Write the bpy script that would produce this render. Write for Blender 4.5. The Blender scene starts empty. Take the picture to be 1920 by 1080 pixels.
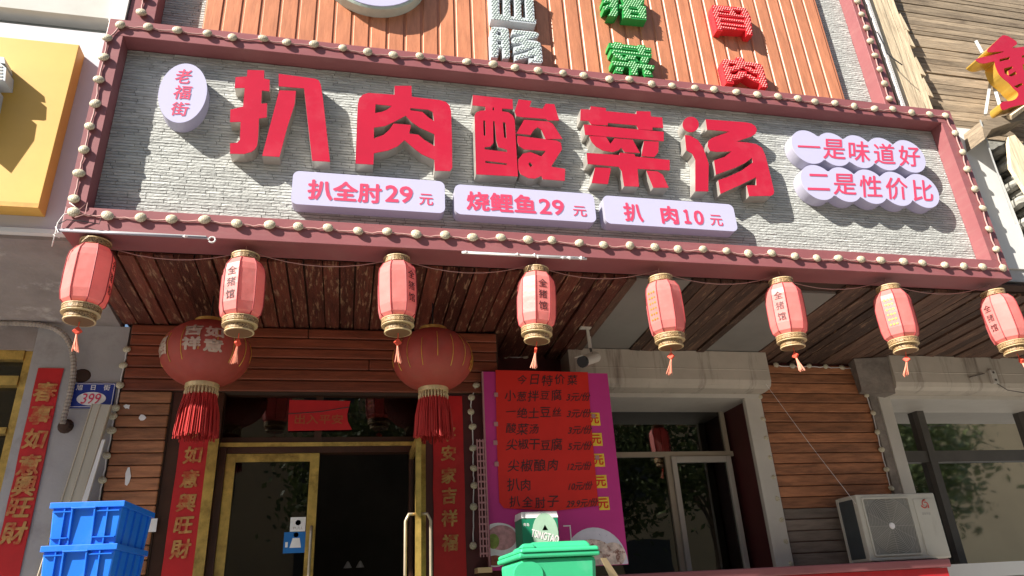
import bpy, bmesh, math, random
from mathutils import Vector, Matrix
from mathutils.geometry import tessellate_polygon
random.seed(7)
S = bpy.context.scene
COL = S.collection
R_ = math.radians
# ------------------------------------------------------------------ camera
YAW, PITCH, ROLL, FPX = R_(13.56), R_(24.02), R_(-3.271), 1336.35
CAM = Vector((0.0, -4.8, 1.6))
fw = Vector((math.sin(YAW)*math.cos(PITCH), math.cos(YAW)*math.cos(PITCH), math.sin(PITCH)))
r0 = Vector((math.cos(YAW), -math.sin(YAW), 0)); u0 = r0.cross(fw)
rt = math.cos(ROLL)*r0 + math.sin(ROLL)*u0
up = -math.sin(ROLL)*r0 + math.cos(ROLL)*u0
cd = bpy.data.cameras.new('camera'); cam = bpy.data.objects.new('camera', cd); COL.objects.link(cam)
cd.sensor_width = 36.0; cd.lens = FPX/1920*36; cd.clip_start = 0.05; cd.clip_end = 500
M3 = Matrix((rt, up, -fw)).transposed()
cam.matrix_world = Matrix.Translation(CAM) @ M3.to_4x4()
S.camera = cam
# ------------------------------------------------------------------ light
SUN_TO = Vector((1.95, 1.0, -1.62)).normalized()          # direction the light travels
w = bpy.data.worlds.new('World'); S.world = w; w.use_nodes = True
nt = w.node_tree; bg = nt.nodes['Background']
sky = nt.nodes.new('ShaderNodeTexSky'); sky.sky_type = 'NISHITA'; sky.sun_disc = False
sky.sun_elevation = math.asin(-SUN_TO.z); sky.sun_rotation = math.atan2(-SUN_TO.x, -SUN_TO.y)
nt.links.new(sky.outputs[0], bg.inputs[0]); bg.inputs[1].default_value = 0.055
sd = bpy.data.lights.new('sun', 'SUN'); sd.energy = 5.0; sd.angle = R_(0.5); sd.color = (1.0, 0.94, 0.85)
so = bpy.data.objects.new('sun', sd); COL.objects.link(so); so.location = (-20, -10, 20)
so.rotation_euler = SUN_TO.to_track_quat('-Z', 'Y').to_euler()
vs = S.view_settings; vs.view_transform = 'Standard'; vs.look = 'None'; vs.gamma = 1.0; vs.use_curve_mapping = False
vs.exposure = 1.35
S.cycles.max_bounces = 8; S.cycles.transparent_max_bounces = 12

# ------------------------------------------------------------------ helpers
def at(px, py, Y):
    """point of the plane y = Y seen at a pixel of the photograph (used to measure the facade)"""
    d = rt*((px-960)/FPX) + up*((540-py)/FPX) + fw
    return CAM + d*((Y-CAM.y)/d.y)
def X(px, py, Y): return at(px, py, Y).x
def Z(px, py, Y): return at(px, py, Y).z

def mat(name, col, rough=.6, var=.12, scale=6., bump=0., bscale=60., metal=0., stretch=(1, 1, 1), rnd=0., spec=.4,
        stain=None, stain_amt=.5, stain_scale=2., stain_lo=.5, stain_hi=.7, emit=None, estr=0., trans=0., attr=None, coat=0.,
        stain_stretch=None, grid=None):
    m = bpy.data.materials.new(name); m.use_nodes = True
    n = m.node_tree.nodes; L = m.node_tree.links; b = n['Principled BSDF']
    b.inputs['Roughness'].default_value = rough; b.inputs['Metallic'].default_value = metal
    b.inputs['Specular IOR Level'].default_value = spec; b.inputs['Coat Weight'].default_value = coat
    tc = n.new('ShaderNodeTexCoord'); mp = n.new('ShaderNodeMapping'); mp.inputs['Scale'].default_value = stretch
    L.new(tc.outputs['Object'], mp.inputs[0])
    nz = n.new('ShaderNodeTexNoise'); nz.inputs['Scale'].default_value = scale; nz.inputs['Detail'].default_value = 5
    nz.inputs['Roughness'].default_value = .65
    L.new(mp.outputs[0], nz.inputs[0])
    oi = n.new('ShaderNodeObjectInfo')
    if rnd:
        ad = n.new('ShaderNodeVectorMath'); ad.operation = 'MULTIPLY_ADD'
        cb = n.new('ShaderNodeCombineXYZ')
        for i in range(3): L.new(oi.outputs['Random'], cb.inputs[i])
        ad.inputs[1].default_value = (37, 53, 71); L.new(cb.outputs[0], ad.inputs[0]); L.new(mp.outputs[0], ad.inputs[2])
        L.new(ad.outputs[0], nz.inputs[0])
    mr = n.new('ShaderNodeMapRange'); mr.inputs[1].default_value = .28; mr.inputs[2].default_value = .72
    mr.inputs[3].default_value = 1-var; mr.inputs[4].default_value = 1+var
    L.new(nz.outputs[0], mr.inputs[0])
    fac = mr.outputs[0]
    if rnd:
        m2 = n.new('ShaderNodeMapRange'); m2.inputs[3].default_value = 1-rnd; m2.inputs[4].default_value = 1+rnd
        L.new(oi.outputs['Random'], m2.inputs[0])
        mu = n.new('ShaderNodeMath'); mu.operation = 'MULTIPLY'; L.new(fac, mu.inputs[0]); L.new(m2.outputs[0], mu.inputs[1]); fac = mu.outputs[0]
    if attr:
        at_ = n.new('ShaderNodeAttribute'); at_.attribute_name = attr
        mu = n.new('ShaderNodeMath'); mu.operation = 'MULTIPLY'; L.new(fac, mu.inputs[0]); L.new(at_.outputs['Fac'], mu.inputs[1]); fac = mu.outputs[0]
    vm = n.new('ShaderNodeVectorMath'); vm.operation = 'SCALE'; vm.inputs[0].default_value = col[:3]; L.new(fac, vm.inputs['Scale'])
    out = vm.outputs[0]
    if stain:
        s2 = n.new('ShaderNodeTexNoise'); s2.inputs['Scale'].default_value = stain_scale; s2.inputs['Detail'].default_value = 8; s2.inputs['Roughness'].default_value = .7
        if stain_stretch:
            mp2 = n.new('ShaderNodeMapping'); mp2.inputs['Scale'].default_value = stain_stretch
            L.new(tc.outputs['Object'], mp2.inputs[0]); src = mp2.outputs[0]
            if rnd:
                a2 = n.new('ShaderNodeVectorMath'); a2.operation = 'MULTIPLY_ADD'; a2.inputs[1].default_value = (11, 23, 31)
                L.new(cb.outputs[0], a2.inputs[0]); L.new(src, a2.inputs[2]); src = a2.outputs[0]
            L.new(src, s2.inputs[0])
        else: L.new(nz.inputs[0].links[0].from_socket, s2.inputs[0])
        r2 = n.new('ShaderNodeMapRange'); r2.inputs[1].default_value = stain_lo; r2.inputs[2].default_value = stain_hi; r2.inputs[4].default_value = stain_amt
        L.new(s2.outputs[0], r2.inputs[0])
        mx = n.new('ShaderNodeMix'); mx.data_type = 'RGBA'; L.new(r2.outputs[0], mx.inputs[0]); L.new(out, mx.inputs[6]); mx.inputs[7].default_value = (*stain, 1); out = mx.outputs[2]
    if grid:   # woven / carved two-tone print: (colour, scale)
        v = n.new('ShaderNodeTexVoronoi'); v.inputs['Scale'].default_value = grid[1]; L.new(tc.outputs['Object'], v.inputs[0])
        v.feature = 'DISTANCE_TO_EDGE'
        r3 = n.new('ShaderNodeMapRange'); r3.inputs[1].default_value = .06; r3.inputs[2].default_value = .13; L.new(v.outputs[0], r3.inputs[0])
        mx = n.new('ShaderNodeMix'); mx.data_type = 'RGBA'; L.new(r3.outputs[0], mx.inputs[0]); mx.inputs[6].default_value = (*grid[0], 1); L.new(out, mx.inputs[7]); out = mx.outputs[2]
    L.new(out, b.inputs['Base Color'])
    if emit:
        b.inputs['Emission Color'].default_value = (*emit, 1); b.inputs['Emission Strength'].default_value = estr
    if bump:
        bz = n.new('ShaderNodeTexNoise'); bz.inputs['Scale'].default_value = bscale; bz.inputs['Detail'].default_value = 4
        L.new(nz.inputs[0].links[0].from_socket, bz.inputs[0])
        bp = n.new('ShaderNodeBump'); bp.inputs['Strength'].default_value = min(1, bump); bp.inputs['Distance'].default_value = .01*max(1, bump)
        L.new(bz.outputs[0], bp.inputs['Height']); L.new(bp.outputs[0], b.inputs['Normal'])
    if trans:
        tr = n.new('ShaderNodeBsdfTranslucent'); L.new(out, tr.inputs[0])
        mxs = n.new('ShaderNodeMixShader'); mxs.inputs[0].default_value = trans
        L.new(b.outputs[0], mxs.inputs[1]); L.new(tr.outputs[0], mxs.inputs[2]); L.new(mxs.outputs[0], n['Material Output'].inputs[0])
    return m

def glassmat(name, tint=(.55, .6, .58), refl=1.0, rough=.015):
    m = bpy.data.materials.new(name); m.use_nodes = True
    n = m.node_tree.nodes; L = m.node_tree.links; n.remove(n['Principled BSDF'])
    fr = n.new('ShaderNodeFresnel'); fr.inputs[0].default_value = 1.6
    mu = n.new('ShaderNodeMath'); mu.operation = 'MULTIPLY'; mu.use_clamp = True; mu.inputs[1].default_value = refl; L.new(fr.outputs[0], mu.inputs[0])
    t = n.new('ShaderNodeBsdfTransparent'); t.inputs[0].default_value = (*tint, 1)
    g = n.new('ShaderNodeBsdfGlossy'); g.inputs['Roughness'].default_value = rough
    tc = n.new('ShaderNodeTexCoord'); nz = n.new('ShaderNodeTexNoise'); nz.inputs['Scale'].default_value = 1.3; L.new(tc.outputs['Object'], nz.inputs[0])
    bp = n.new('ShaderNodeBump'); bp.inputs['Strength'].default_value = .12; bp.inputs['Distance'].default_value = .02
    L.new(nz.outputs[0], bp.inputs['Height']); L.new(bp.outputs[0], g.inputs['Normal'])
    mx = n.new('ShaderNodeMixShader'); L.new(mu.outputs[0], mx.inputs[0]); L.new(t.outputs[0], mx.inputs[1]); L.new(g.outputs[0], mx.inputs[2])
    L.new(mx.outputs[0], n['Material Output'].inputs[0])
    return m

class MB:
    def __init__(s): s.v = []; s.f = []; s.tone = []
    def add(s, vs_, fs, tone=1.0):
        o = len(s.v); s.v += [tuple(p) for p in vs_]
        s.f += [tuple(o+i for i in f) for f in fs]; s.tone += [tone]*len(fs); return s
    def box(s, x0, x1, y0, y1, z0, z1, tone=1.0):
        v = [(x0, y0, z0), (x1, y0, z0), (x1, y1, z0), (x0, y1, z0), (x0, y0, z1), (x1, y0, z1), (x1, y1, z1), (x0, y1, z1)]
        return s.add(v, [(0, 3, 2, 1), (4, 5, 6, 7), (0, 1, 5, 4), (1, 2, 6, 5), (2, 3, 7, 6), (3, 0, 4, 7)], tone)
    def hexa(s, v, tone=1.0):   # 8 corners: bottom 4, top 4
        return s.add(v, [(0, 3, 2, 1), (4, 5, 6, 7), (0, 1, 5, 4), (1, 2, 6, 5), (2, 3, 7, 6), (3, 0, 4, 7)], tone)
    def prism(s, loops, y0, y1, back=True, front=True):
        """loops: outline then holes, (x,z) points; extruded from y0 (front) to y1"""
        fixed = []
        for i, lp in enumerate(loops):
            a = sum(p[0]*q[1]-q[0]*p[1] for p, q in zip(lp, lp[1:]+lp[:1]))
            lp = list(lp)
            if (a < 0) == (i == 0): lp.reverse()
            fixed.append(lp)
        pts = [p for lp in fixed for p in lp]
        tri = tessellate_polygon([[Vector((p[0], p[1], 0)) for p in lp] for lp in fixed])
        fr = []
        for t in tri:
            a, b, c = (pts[i] for i in t)
            ar = (b[0]-a[0])*(c[1]-a[1])-(c[0]-a[0])*(b[1]-a[1])
            fr.append(tuple(t) if ar > 0 else tuple(reversed(t)))
        if front: s.add([(p[0], y0, p[1]) for p in pts], fr)
        if back: s.add([(p[0], y1, p[1]) for p in pts], [tuple(reversed(t)) for t in fr])
        for lp in fixed:
            k = len(lp)
            s.add([(p[0], y0, p[1]) for p in lp]+[(p[0], y1, p[1]) for p in lp], [(i, i+k, (i+1) % k+k, (i+1) % k) for i in range(k)])
        return s
    def tube(s, pts, r, n=6, cap=True):
        pts = [Vector(p) for p in pts]; k = len(pts); vs_ = []; fs = []
        rr = r if isinstance(r, (list, tuple)) else [r]*k
        prev = None
        for i, p in enumerate(pts):
            d = (pts[min(i+1, k-1)]-pts[max(i-1, 0)]).normalized()
            if prev is None: a = d.cross(Vector((0, 0, 1)) if abs(d.z) < .9 else Vector((1, 0, 0))).normalized()
            else: a = (prev-d*prev.dot(d)).normalized()
            prev = a; b = d.cross(a)
            vs_ += [p+(a*math.cos(t)+b*math.sin(t))*rr[i] for t in (2*math.pi*j/n for j in range(n))]
        for i in range(k-1):
            for j in range(n):
                fs.append((i*n+j, i*n+(j+1) % n, (i+1)*n+(j+1) % n, (i+1)*n+j))
        if cap: fs += [tuple(reversed(range(n))), tuple(range((k-1)*n, k*n))]
        return s.add(vs_, fs)
    def lathe(s, prof, n=16, c=(0, 0, 0), axis='z', rot=0., sx=1., sy=1.):
        vs_ = []; fs = []; k = len(prof)
        for r, h in prof:
            for j in range(n):
                t = 2*math.pi*j/n+rot; a, b = r*math.cos(t)*sx, r*math.sin(t)*sy
                p = (a, b, h) if axis == 'z' else ((a, h, b) if axis == 'y' else (h, a, b))
                vs_.append((p[0]+c[0], p[1]+c[1], p[2]+c[2]))
        for i in range(k-1):
            for j in range(n):
                q = (i*n+j, i*n+(j+1) % n, (i+1)*n+(j+1) % n, (i+1)*n+j)
                fs.append(q if axis != 'y' else tuple(reversed(q)))
        if prof[0][0] > 1e-6: fs.append(tuple(range(n)))
        if prof[-1][0] > 1e-6: fs.append(tuple(range((k-1)*n, k*n)))
        return s.add(vs_, fs)
    def flat(s, pts):
        return s.add(pts, [tuple(range(len(pts)))])
    def build(s, name, m, parent=None, kind=None, smooth=False, bevel=0., label=None, tone=False, org=None, fixn=True):
        me = bpy.data.meshes.new(name)
        o_ = wl(parent) if parent else Vector(org or (0, 0, 0))
        loc = Vector((0, 0, 0))
        me.from_pydata([(x-o_.x, y-o_.y, z-o_.z) for x, y, z in s.v], [], s.f)
        if fixn:
            bm = bmesh.new(); bm.from_mesh(me); bmesh.ops.recalc_face_normals(bm, faces=bm.faces); bm.to_mesh(me); bm.free()
        if tone:
            a = me.attributes.new('tone', 'FLOAT', 'FACE'); a.data.foreach_set('value', s.tone)
        me.materials.append(m)
        if smooth:
            for p in me.polygons: p.use_smooth = True
        o = bpy.data.objects.new(name, me); COL.objects.link(o)
        if parent: o.parent = parent
        else: o.location = o_
        if bevel:
            b = o.modifiers.new('bevel', 'BEVEL'); b.width = bevel; b.segments = 2; b.limit_method = 'ANGLE'
        if kind: o['kind'] = kind
        if label: o['label'] = label
        return o
def wl(o):
    v = Vector((0, 0, 0))
    while o: v += o.location; o = o.parent
    return v
def tag(o, label, cat, group=None):
    o['label'] = label; o['category'] = cat
    if group: o['group'] = group
    return o
def thing(name, label, cat, loc=(0, 0, 0), group=None):
    o = bpy.data.objects.new(name, None); COL.objects.link(o); o.location = loc; o.empty_display_size = .1
    return tag(o, label, cat, group)
def children(o): return [c for c in bpy.data.objects if c.parent == o]
def copy_tree(o, parent=None):
    c = o.copy(); COL.objects.link(c); c.parent = parent
    for ch in children(o): copy_tree(ch, c)
    return c
def B(*a, tone=1.0): return MB().box(*a, tone=tone)
# lettering -----------------------------------------------------------------
_fc = bpy.data.curves.new('lettering', 'FONT'); _fo = bpy.data.objects.new('lettering', _fc); COL.objects.link(_fo)
_tc = {}
def glyphs(body, bold=0):
    if (body, bold) not in _tc:
        _fc.body = body; _fc.offset = bold; _fc.size = 1; _fc.resolution_u = 3
        bpy.context.view_layer.update()
        me = bpy.data.meshes.new_from_object(_fo.evaluated_get(bpy.context.evaluated_depsgraph_get()))
        vs_ = [(v.co.x, v.co.y) for v in me.vertices]; fs = [tuple(p.vertices) for p in me.polygons]
        bpy.data.meshes.remove(me)
        x0 = min(p[0] for p in vs_); x1 = max(p[0] for p in vs_); y0 = min(p[1] for p in vs_); y1 = max(p[1] for p in vs_)
        sx, sy = max(x1-x0, 1e-4), max(y1-y0, 1e-4)
        _tc[(body, bold)] = ([((p[0]-x0)/sx-.5, (p[1]-y0)/sy-.5) for p in vs_], fs, sx, sy)
    return _tc[(body, bold)]
def text(mb, body, c, W, H=None, rv=(1, 0, 0), uv=(0, 0, 1), bold=0., shear=0., rot=0., fmap=None, em=None):
    """bold strokes are layered copies, each a fraction of a millimetre in front of the last"""
    vs_, fs, sx, sy = glyphs(body)
    if em: W, H = sx*em, sy*em
    if H is None: H = W*sy/sx
    c = Vector(c); rv = Vector(rv); uv = Vector(uv); nv = rv.cross(uv); e = min(W/sx, H/sy)*bold
    for k in range(7 if bold > 0 else 1):
        out = []; ox, oy = (0, 0) if k == 0 else (e*math.cos(k*math.pi/3+.3), e*math.sin(k*math.pi/3+.3))
        for a, b in vs_:
            x, y = a*(W-2*e)+b*H*shear+ox, b*(H-2*e)+oy
            x, y = x*math.cos(rot)-y*math.sin(rot), x*math.sin(rot)+y*math.cos(rot)
            if fmap:
                p = Vector(fmap(x, y)); out.append(p+Vector((0, -.0003*k, 0)))
            else: out.append(c+rv*x+uv*y+nv*(.00025*k))
        mb.add(out, fs)
def tpx(mb, body, cx, cy, wpx, hpx, Y, **k):
    W = X(cx+wpx/2, cy, Y)-X(cx-wpx/2, cy, Y); H = Z(cx, cy-hpx/2, Y)-Z(cx, cy+hpx/2, Y)
    text(mb, body, at(cx, cy, Y), W, H, **k)

# ------------------------------------------------------------------ materials
m_frame = mat('painted_maroon_metal', (.245, .085, .09), .42, .12, 1.2, stain=(.30, .15, .14), stain_amt=.35, stain_scale=3, stain_stretch=(1, 1, 6))
m_brick = mat('split_grey_slate', (.44, .452, .43), .85, .16, 30, bump=.9, bscale=70, stretch=(.5, 1, 1.5), attr='tone')
m_mortar = mat('dark_joint', (.16, .16, .14), .9)
m_side = mat('brushed_letter_side', (.50, .465, .42), .32, .14, 3, metal=.55, stretch=(1, 1, 4))
m_redface = mat('red_acrylic', (.44, .011, .032), .25, .10, 1.5, spec=.6, stain=(.50, .07, .09), stain_amt=.4, stain_scale=2)
m_lbox = mat('lit_white_acrylic', (.37, .36, .47), .35, .02, 3, emit=(.72, .66, 1.0), estr=.10)
m_lside = mat('white_acrylic_side', (.31, .30, .36), .4, .03, 3, emit=(.60, .56, 1.0), estr=.03)
m_print = mat('red_print', (.62, .055, .12), .5, .05)
m_siding = mat('wood_print_siding', (.50, .20, .105), .42, .22, 9, stretch=(2.2, 1, .35), rnd=.06, bump=.15, bscale=30)
m_sidingback = mat('siding_groove', (.44, .165, .085), .5, .2, 6, stretch=(3, 1, .3))
m_bulb = mat('cream_bulb_net', (.56, .51, .39), .55, .10, 14, grid=((.36, .30, .19), 62), bump=.3, bscale=120)
m_cord = mat('pinkish_cord', (.40, .22, .20), .6, .15, 20)
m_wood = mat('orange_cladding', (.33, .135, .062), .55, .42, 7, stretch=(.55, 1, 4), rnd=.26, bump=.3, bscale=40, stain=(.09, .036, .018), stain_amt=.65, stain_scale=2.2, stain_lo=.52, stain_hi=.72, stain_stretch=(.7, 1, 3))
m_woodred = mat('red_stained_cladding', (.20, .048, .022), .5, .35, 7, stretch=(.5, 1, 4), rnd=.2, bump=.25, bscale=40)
m_woodgrey = mat('greyed_cladding', (.19, .15, .12), .7, .3, 8, stretch=(.5, 1, 4), rnd=.18, bump=.35, bscale=40)
m_gap = mat('dark_gap', (.045, .022, .014), .8)
m_maroon = mat('maroon_wall_paint', (.085, .018, .018), .5, .25, 3, stain=(.03, .012, .01), stain_amt=.6, stain_scale=1.5)
m_soffit = mat('peeling_soffit_paint', (.105, .027, .016), .5, .5, 5, stretch=(5, .5, 1), rnd=.45, bump=.5, bscale=40, stain=(.30, .17, .10), stain_amt=.85, stain_scale=6, stain_lo=.56, stain_hi=.61, stain_stretch=(7, .9, 1))
m_soffit2 = mat('bare_brown_soffit', (.078, .041, .027), .65, .5, 5, stretch=(5, .5, 1), rnd=.45, bump=.5, bscale=40, stain=(.25, .15, .09), stain_amt=.8, stain_scale=6, stain_lo=.575, stain_hi=.62, stain_stretch=(7, .8, 1))
m_greypanel = mat('grey_ceiling_panel', (.19, .175, .155), .7, .1, 2)
m_plaster = mat('grey_plaster', (.36, .34, .335), .85, .14, 1.6, bump=.15, bscale=50, stain=(.16, .13, .12), stain_amt=.75, stain_scale=1.7, stain_lo=.52, stain_hi=.74)
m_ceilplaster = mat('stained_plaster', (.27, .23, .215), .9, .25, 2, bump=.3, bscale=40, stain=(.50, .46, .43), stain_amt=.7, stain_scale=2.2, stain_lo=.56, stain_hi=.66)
m_white = mat('weathered_white_paint', (.46, .405, .335), .6, .12, 2, stain=(.13, .095, .07), stain_amt=.85, stain_scale=1.7, stain_lo=.52, stain_hi=.70, stain_stretch=(3.6, 1, .40))
m_cleanwhite = mat('white_wall_paint', (.60, .60, .58), .6, .05, 2, stain=(.5, .48, .44), stain_amt=.4, stain_scale=2, stain_lo=.55, stain_hi=.8)
m_lav = mat('pale_lilac_panel', (.52, .52, .56), .55, .05, 2)
m_yellow = mat('yellow_sign_paint', (.60, .36, .075), .5, .07, 2, stain=(.5, .25, .04), stain_amt=.4, stain_scale=3, stain_lo=.6, stain_hi=.8)
m_jamb = mat('white_window_trim', (.50, .465, .41), .45, .08, 3, stain=(.3, .25, .2), stain_amt=.4, stain_scale=4, stain_lo=.6, stain_hi=.8)
m_beige = mat('beige_aluminium', (.40, .34, .26), .45, .1, 4)
m_darkalu = mat('dark_window_frame', (.085, .075, .065), .4, .15, 4)
m_gold = mat('mottled_brass_film', (.60, .40, .11), .3, .35, 8, metal=.6, stain=(.10, .045, .012), stain_amt=.7, stain_scale=5, stain_lo=.5, stain_hi=.7)
m_browndoor = mat('dark_brown_door_trim', (.05, .02, .012), .3, .3, 5)
m_glass = glassmat('window_glass', (.30, .33, .31), 2.6)
m_glass_big = glassmat('reflective_window_glass', (.16, .18, .17), 12.0, .035)
m_doorglass = glassmat('door_glass', (.45, .46, .44), 1.2)
m_room = mat('dark_interior', (.11, .095, .08), .8, .3, 1)
m_paper = mat('red_couplet_paper', (.46, .012, .014), .5, .16, 4, bump=.25, bscale=6, stain=(.60, .06, .04), stain_amt=.4, stain_scale=5, stain_lo=.55, stain_hi=.8)
m_goldink = mat('worn_gold_ink', (.46, .24, .075), .45, .3, 20, stain=(.44, .045, .02), stain_amt=.9, stain_scale=11, stain_lo=.46, stain_hi=.60)
m_lantern = mat('red_lantern_silk', (.82, .30, .275), .42, .07, 8, trans=.45, rnd=.10, bump=.35, bscale=14, stain=(.86, .45, .40), stain_amt=.5, stain_scale=5, stain_lo=.5, stain_hi=.8)
m_seam = mat('dark_red_seam', (.30, .035, .04), .6)
m_lring = mat('carved_gold_ring', (.40, .27, .13), .5, .1, 20, grid=((.10, .05, .025), 85), bump=.3)
m_lrim = mat('cream_gold_rim', (.50, .37, .20), .5, .08, 20)
m_ink = mat('black_ink', (.06, .022, .024), .6)
m_tassel = mat('coral_tassel', (.80, .10, .055), .6, .2, 30, trans=.2)
m_palm = mat('pale_coral_tassel', (.82, .33, .22), .6, .2, 30, trans=.2)
m_biglantern = mat('big_lantern_silk', (.42, .070, .050), .55, .16, 4, trans=.3, bump=.08, bscale=25, stain=(.24, .11, .075), stain_amt=.6, stain_scale=2.5, stain_lo=.5, stain_hi=.75)
m_goldrib = mat('gold_rib', (.62, .36, .06), .35, .2, 8, metal=.5)
m_silverprint = mat('flaking_silver_print', (.42, .31, .24), .5, .2, 12, stain=(.36, .07, .05), stain_amt=.9, stain_scale=16, stain_lo=.60, stain_hi=.66)
m_fringe = mat('red_fringe', (.42, .022, .020), .6, .35, 12, stretch=(6, 6, .4), trans=.15)
m_blue = mat('blue_plastic', (.010, .155, .66), .38, .10, 3, spec=.5, stain=(.10, .25, .58), stain_amt=.45, stain_scale=7, stain_lo=.54, stain_hi=.74)
m_green = mat('green_bin_plastic', (.035, .40, .185), .45, .1, 3, spec=.5, stain=(.16, .50, .32), stain_amt=.4, stain_scale=5, stain_lo=.55, stain_hi=.8)
m_ac = mat('aged_white_casing', (.47, .45, .39), .45, .06, 3, stain=(.26, .22, .17), stain_amt=.6, stain_scale=3, stain_lo=.58, stain_hi=.8, stain_stretch=(3, 1, .6))
m_coil = mat('dark_coil_fins', (.05, .06, .065), .4, .2, 4)
m_acgrille = mat('grey_fan_grille', (.36, .345, .31), .5, .08, 6)
m_black = mat('black_plastic', (.018, .018, .02), .4)
m_magenta = mat('magenta_poster', (.50, .035, .22), .45, .1, 1.5)
m_menu = mat('bright_red_paper', (.62, .020, .012), .55, .08, 3, bump=.15, bscale=6)
m_yprint = mat('yellow_print', (.75, .50, .05), .5)
m_wprint = mat('white_print', (.75, .72, .72), .5)
m_dish = mat('dish_print', (.62, .50, .44), .5, .5, 14, stain=(.20, .07, .05), stain_amt=.9, stain_scale=16, stain_lo=.52, stain_hi=.6)
m_dishgreen = mat('garnish_print', (.22, .27, .06), .5, .4, 20)
m_bowl = mat('bowl_print', (.62, .60, .68), .5, .1, 10, stain=(.14, .14, .30), stain_amt=.8, stain_scale=22, stain_lo=.64, stain_hi=.68)
m_plate = mat('blue_enamel_plate', (.012, .03, .23), .35, .05)
m_alu = mat('brushed_beige_aluminium', (.46, .42, .34), .38, .12, 4, metal=.35, stretch=(3, 1, .4))
m_handle = mat('worn_bronze_handle', (.42, .34, .24), .35, .15, 8, metal=.5)
m_pvc = mat('white_pvc', (.62, .60, .59), .4)
m_hose = mat('dirty_corrugated_hose', (.30, .255, .22), .7, .3, 8)
m_ledW = mat('white_letter_shell', (.48, .52, .55), .45, .06, 10)
m_ledG = mat('green_letter_shell', (.025, .26, .055), .45, .08, 10)
m_ledR = mat('red_letter_shell', (.60, .022, .030), .45, .08, 10)
m_dotW = mat('white_led', (.52, .60, .56), .3); m_dotG = mat('pale_green_led', (.34, .62, .36), .3); m_dotR = mat('pale_red_led', (.80, .26, .25), .3)
m_gside = mat('gold_letter_side', (.68, .43, .08), .3, .1, 4, metal=.6)
m_oldwood = mat('sunbleached_boards', (.62, .50, .34), .8, .38, 7, stretch=(6, 1, .35), rnd=.15, bump=.5, bscale=30, stain=(.22, .15, .09), stain_amt=.7, stain_scale=5, stain_lo=.55, stain_hi=.68, stain_stretch=(9, 1, .6))
m_oldplank = mat('weathered_planks', (.31, .24, .165), .8, .42, 6, stretch=(.5, 1, 6), rnd=.32, bump=.5, bscale=30, stain=(.075, .052, .035), stain_amt=.75, stain_scale=3, stain_lo=.52, stain_hi=.68, stain_stretch=(.6, 1, 3))
m_stone = mat('grey_roof_stone', (.27, .265, .235), .9, .3, 9, bump=.6, bscale=25)
m_tin = mat('galvanised_steel', (.46, .47, .46), .45, .15, 5, metal=.4)
m_carton = mat('tan_cardboard', (.62, .46, .25), .8, .1, 5)
m_beer = mat('green_beer_carton', (.012, .19, .10), .45, .12, 3)
m_concrete = mat('broken_concrete', (.20, .17, .145), .95, .35, 8, bump=1.0, bscale=18)
m_pink = mat('pink_plastic', (.42, .20, .21), .5, .06)
m_pave = mat('pavement_stone', (.33, .315, .29), .85, .15, 2, bump=.2, bscale=20)
m_road = mat('asphalt', (.055, .055, .055), .9, .2, 4, bump=.3, bscale=50)
m_tan = mat('tan_render_wall', (.85, .58, .31), .85, .1, .5)
m_bark = mat('bark', (.12, .09, .065), .9, .3, 6, bump=.5)
m_leaf = mat('leaves', (.10, .13, .045), .6, .4, 3, rnd=.1, trans=.25)
m_ledge = mat('red_sheet_metal', (.42, .016, .022), .4, .15, 3, stain=(.16, .05, .05), stain_amt=.5, stain_scale=2)
m_sticker = mat('blue_sticker', (.015, .14, .42), .4)

# ------------------------------------------------------------------ ground
GZ = 0.72
def struct(name, mb, m): return mb.build(name, m, kind='structure')
struct('road', B(-60, 60, -60, -6.4, -.3, 0), m_road)
struct('lower_pavement', B(-60, 60, -6.38, -2.62, -.3, .13), m_pave)
struct('kerb', B(-60, 60, -6.4, -6.25, -.29, .134), m_stone)
struct('step', B(-60, 60, -2.63, -2.3, -.3, .33), m_pave); struct('step', B(-60, 60, -2.31, -1.98, -.3, .52), m_pave)
struct('pavement', B(-60, 60, -1.99, 8, -.3, GZ), m_pave)

# ------------------------------------------------------------------ restaurant building
bld = thing('restaurant_building', 'wood clad restaurant front with brown soffit, brass door and two shuttered windows', 'building', (1.9, 1.5, GZ))
def zs(Y): return 4.085-.05*Y
B(-1.95, 5.86, .31, 3.0, 4.14, 12).build('upper_wall', m_plaster, bld)
# soffit boards
sb = MB()
sb.hexa([(-1.95, .16, zs(.16)+.035), (9.5, .16, zs(.16)+.035), (9.5, 2.7, zs(2.7)+.035), (-1.95, 2.7, zs(2.7)+.035),
         (-1.95, .16, zs(.16)+.05), (9.5, .16, zs(.16)+.05), (9.5, 2.7, zs(2.7)+.05), (-1.95, 2.7, zs(2.7)+.05)])
soff = sb.build('soffit', m_gap, bld)
x = -1.95; i = 0
strips = [(2.31, 2.83), (3.68, 4.34)]
while x < 9.4:
    wd = random.uniform(.105, .135); x2 = x+wd
    for a, b in strips:
        if a-.02 < x < b: x = b+.004; x2 = x+wd
        elif x < a < x2: x2 = a
    y1 = 1.52 if x < 1.30 else 2.25
    j = random.uniform(-.012, .010); k = random.uniform(-.008, .008); y0 = .285
    if x2-x > .03:
        MB().hexa([(x, y0, zs(y0)+j), (x2, y0, zs(y0)+j+k), (x2, y1, zs(y1)+j+k), (x, y1, zs(y1)+j),
                   (x, y0, zs(y0)+.026), (x2, y0, zs(y0)+.026), (x2, y1, zs(y1)+.026), (x, y1, zs(y1)+.026)]).build('soffit_board', m_soffit if x < 2.2 else m_soffit2, soff)
    x = x2+random.uniform(.008, .018)
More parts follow.
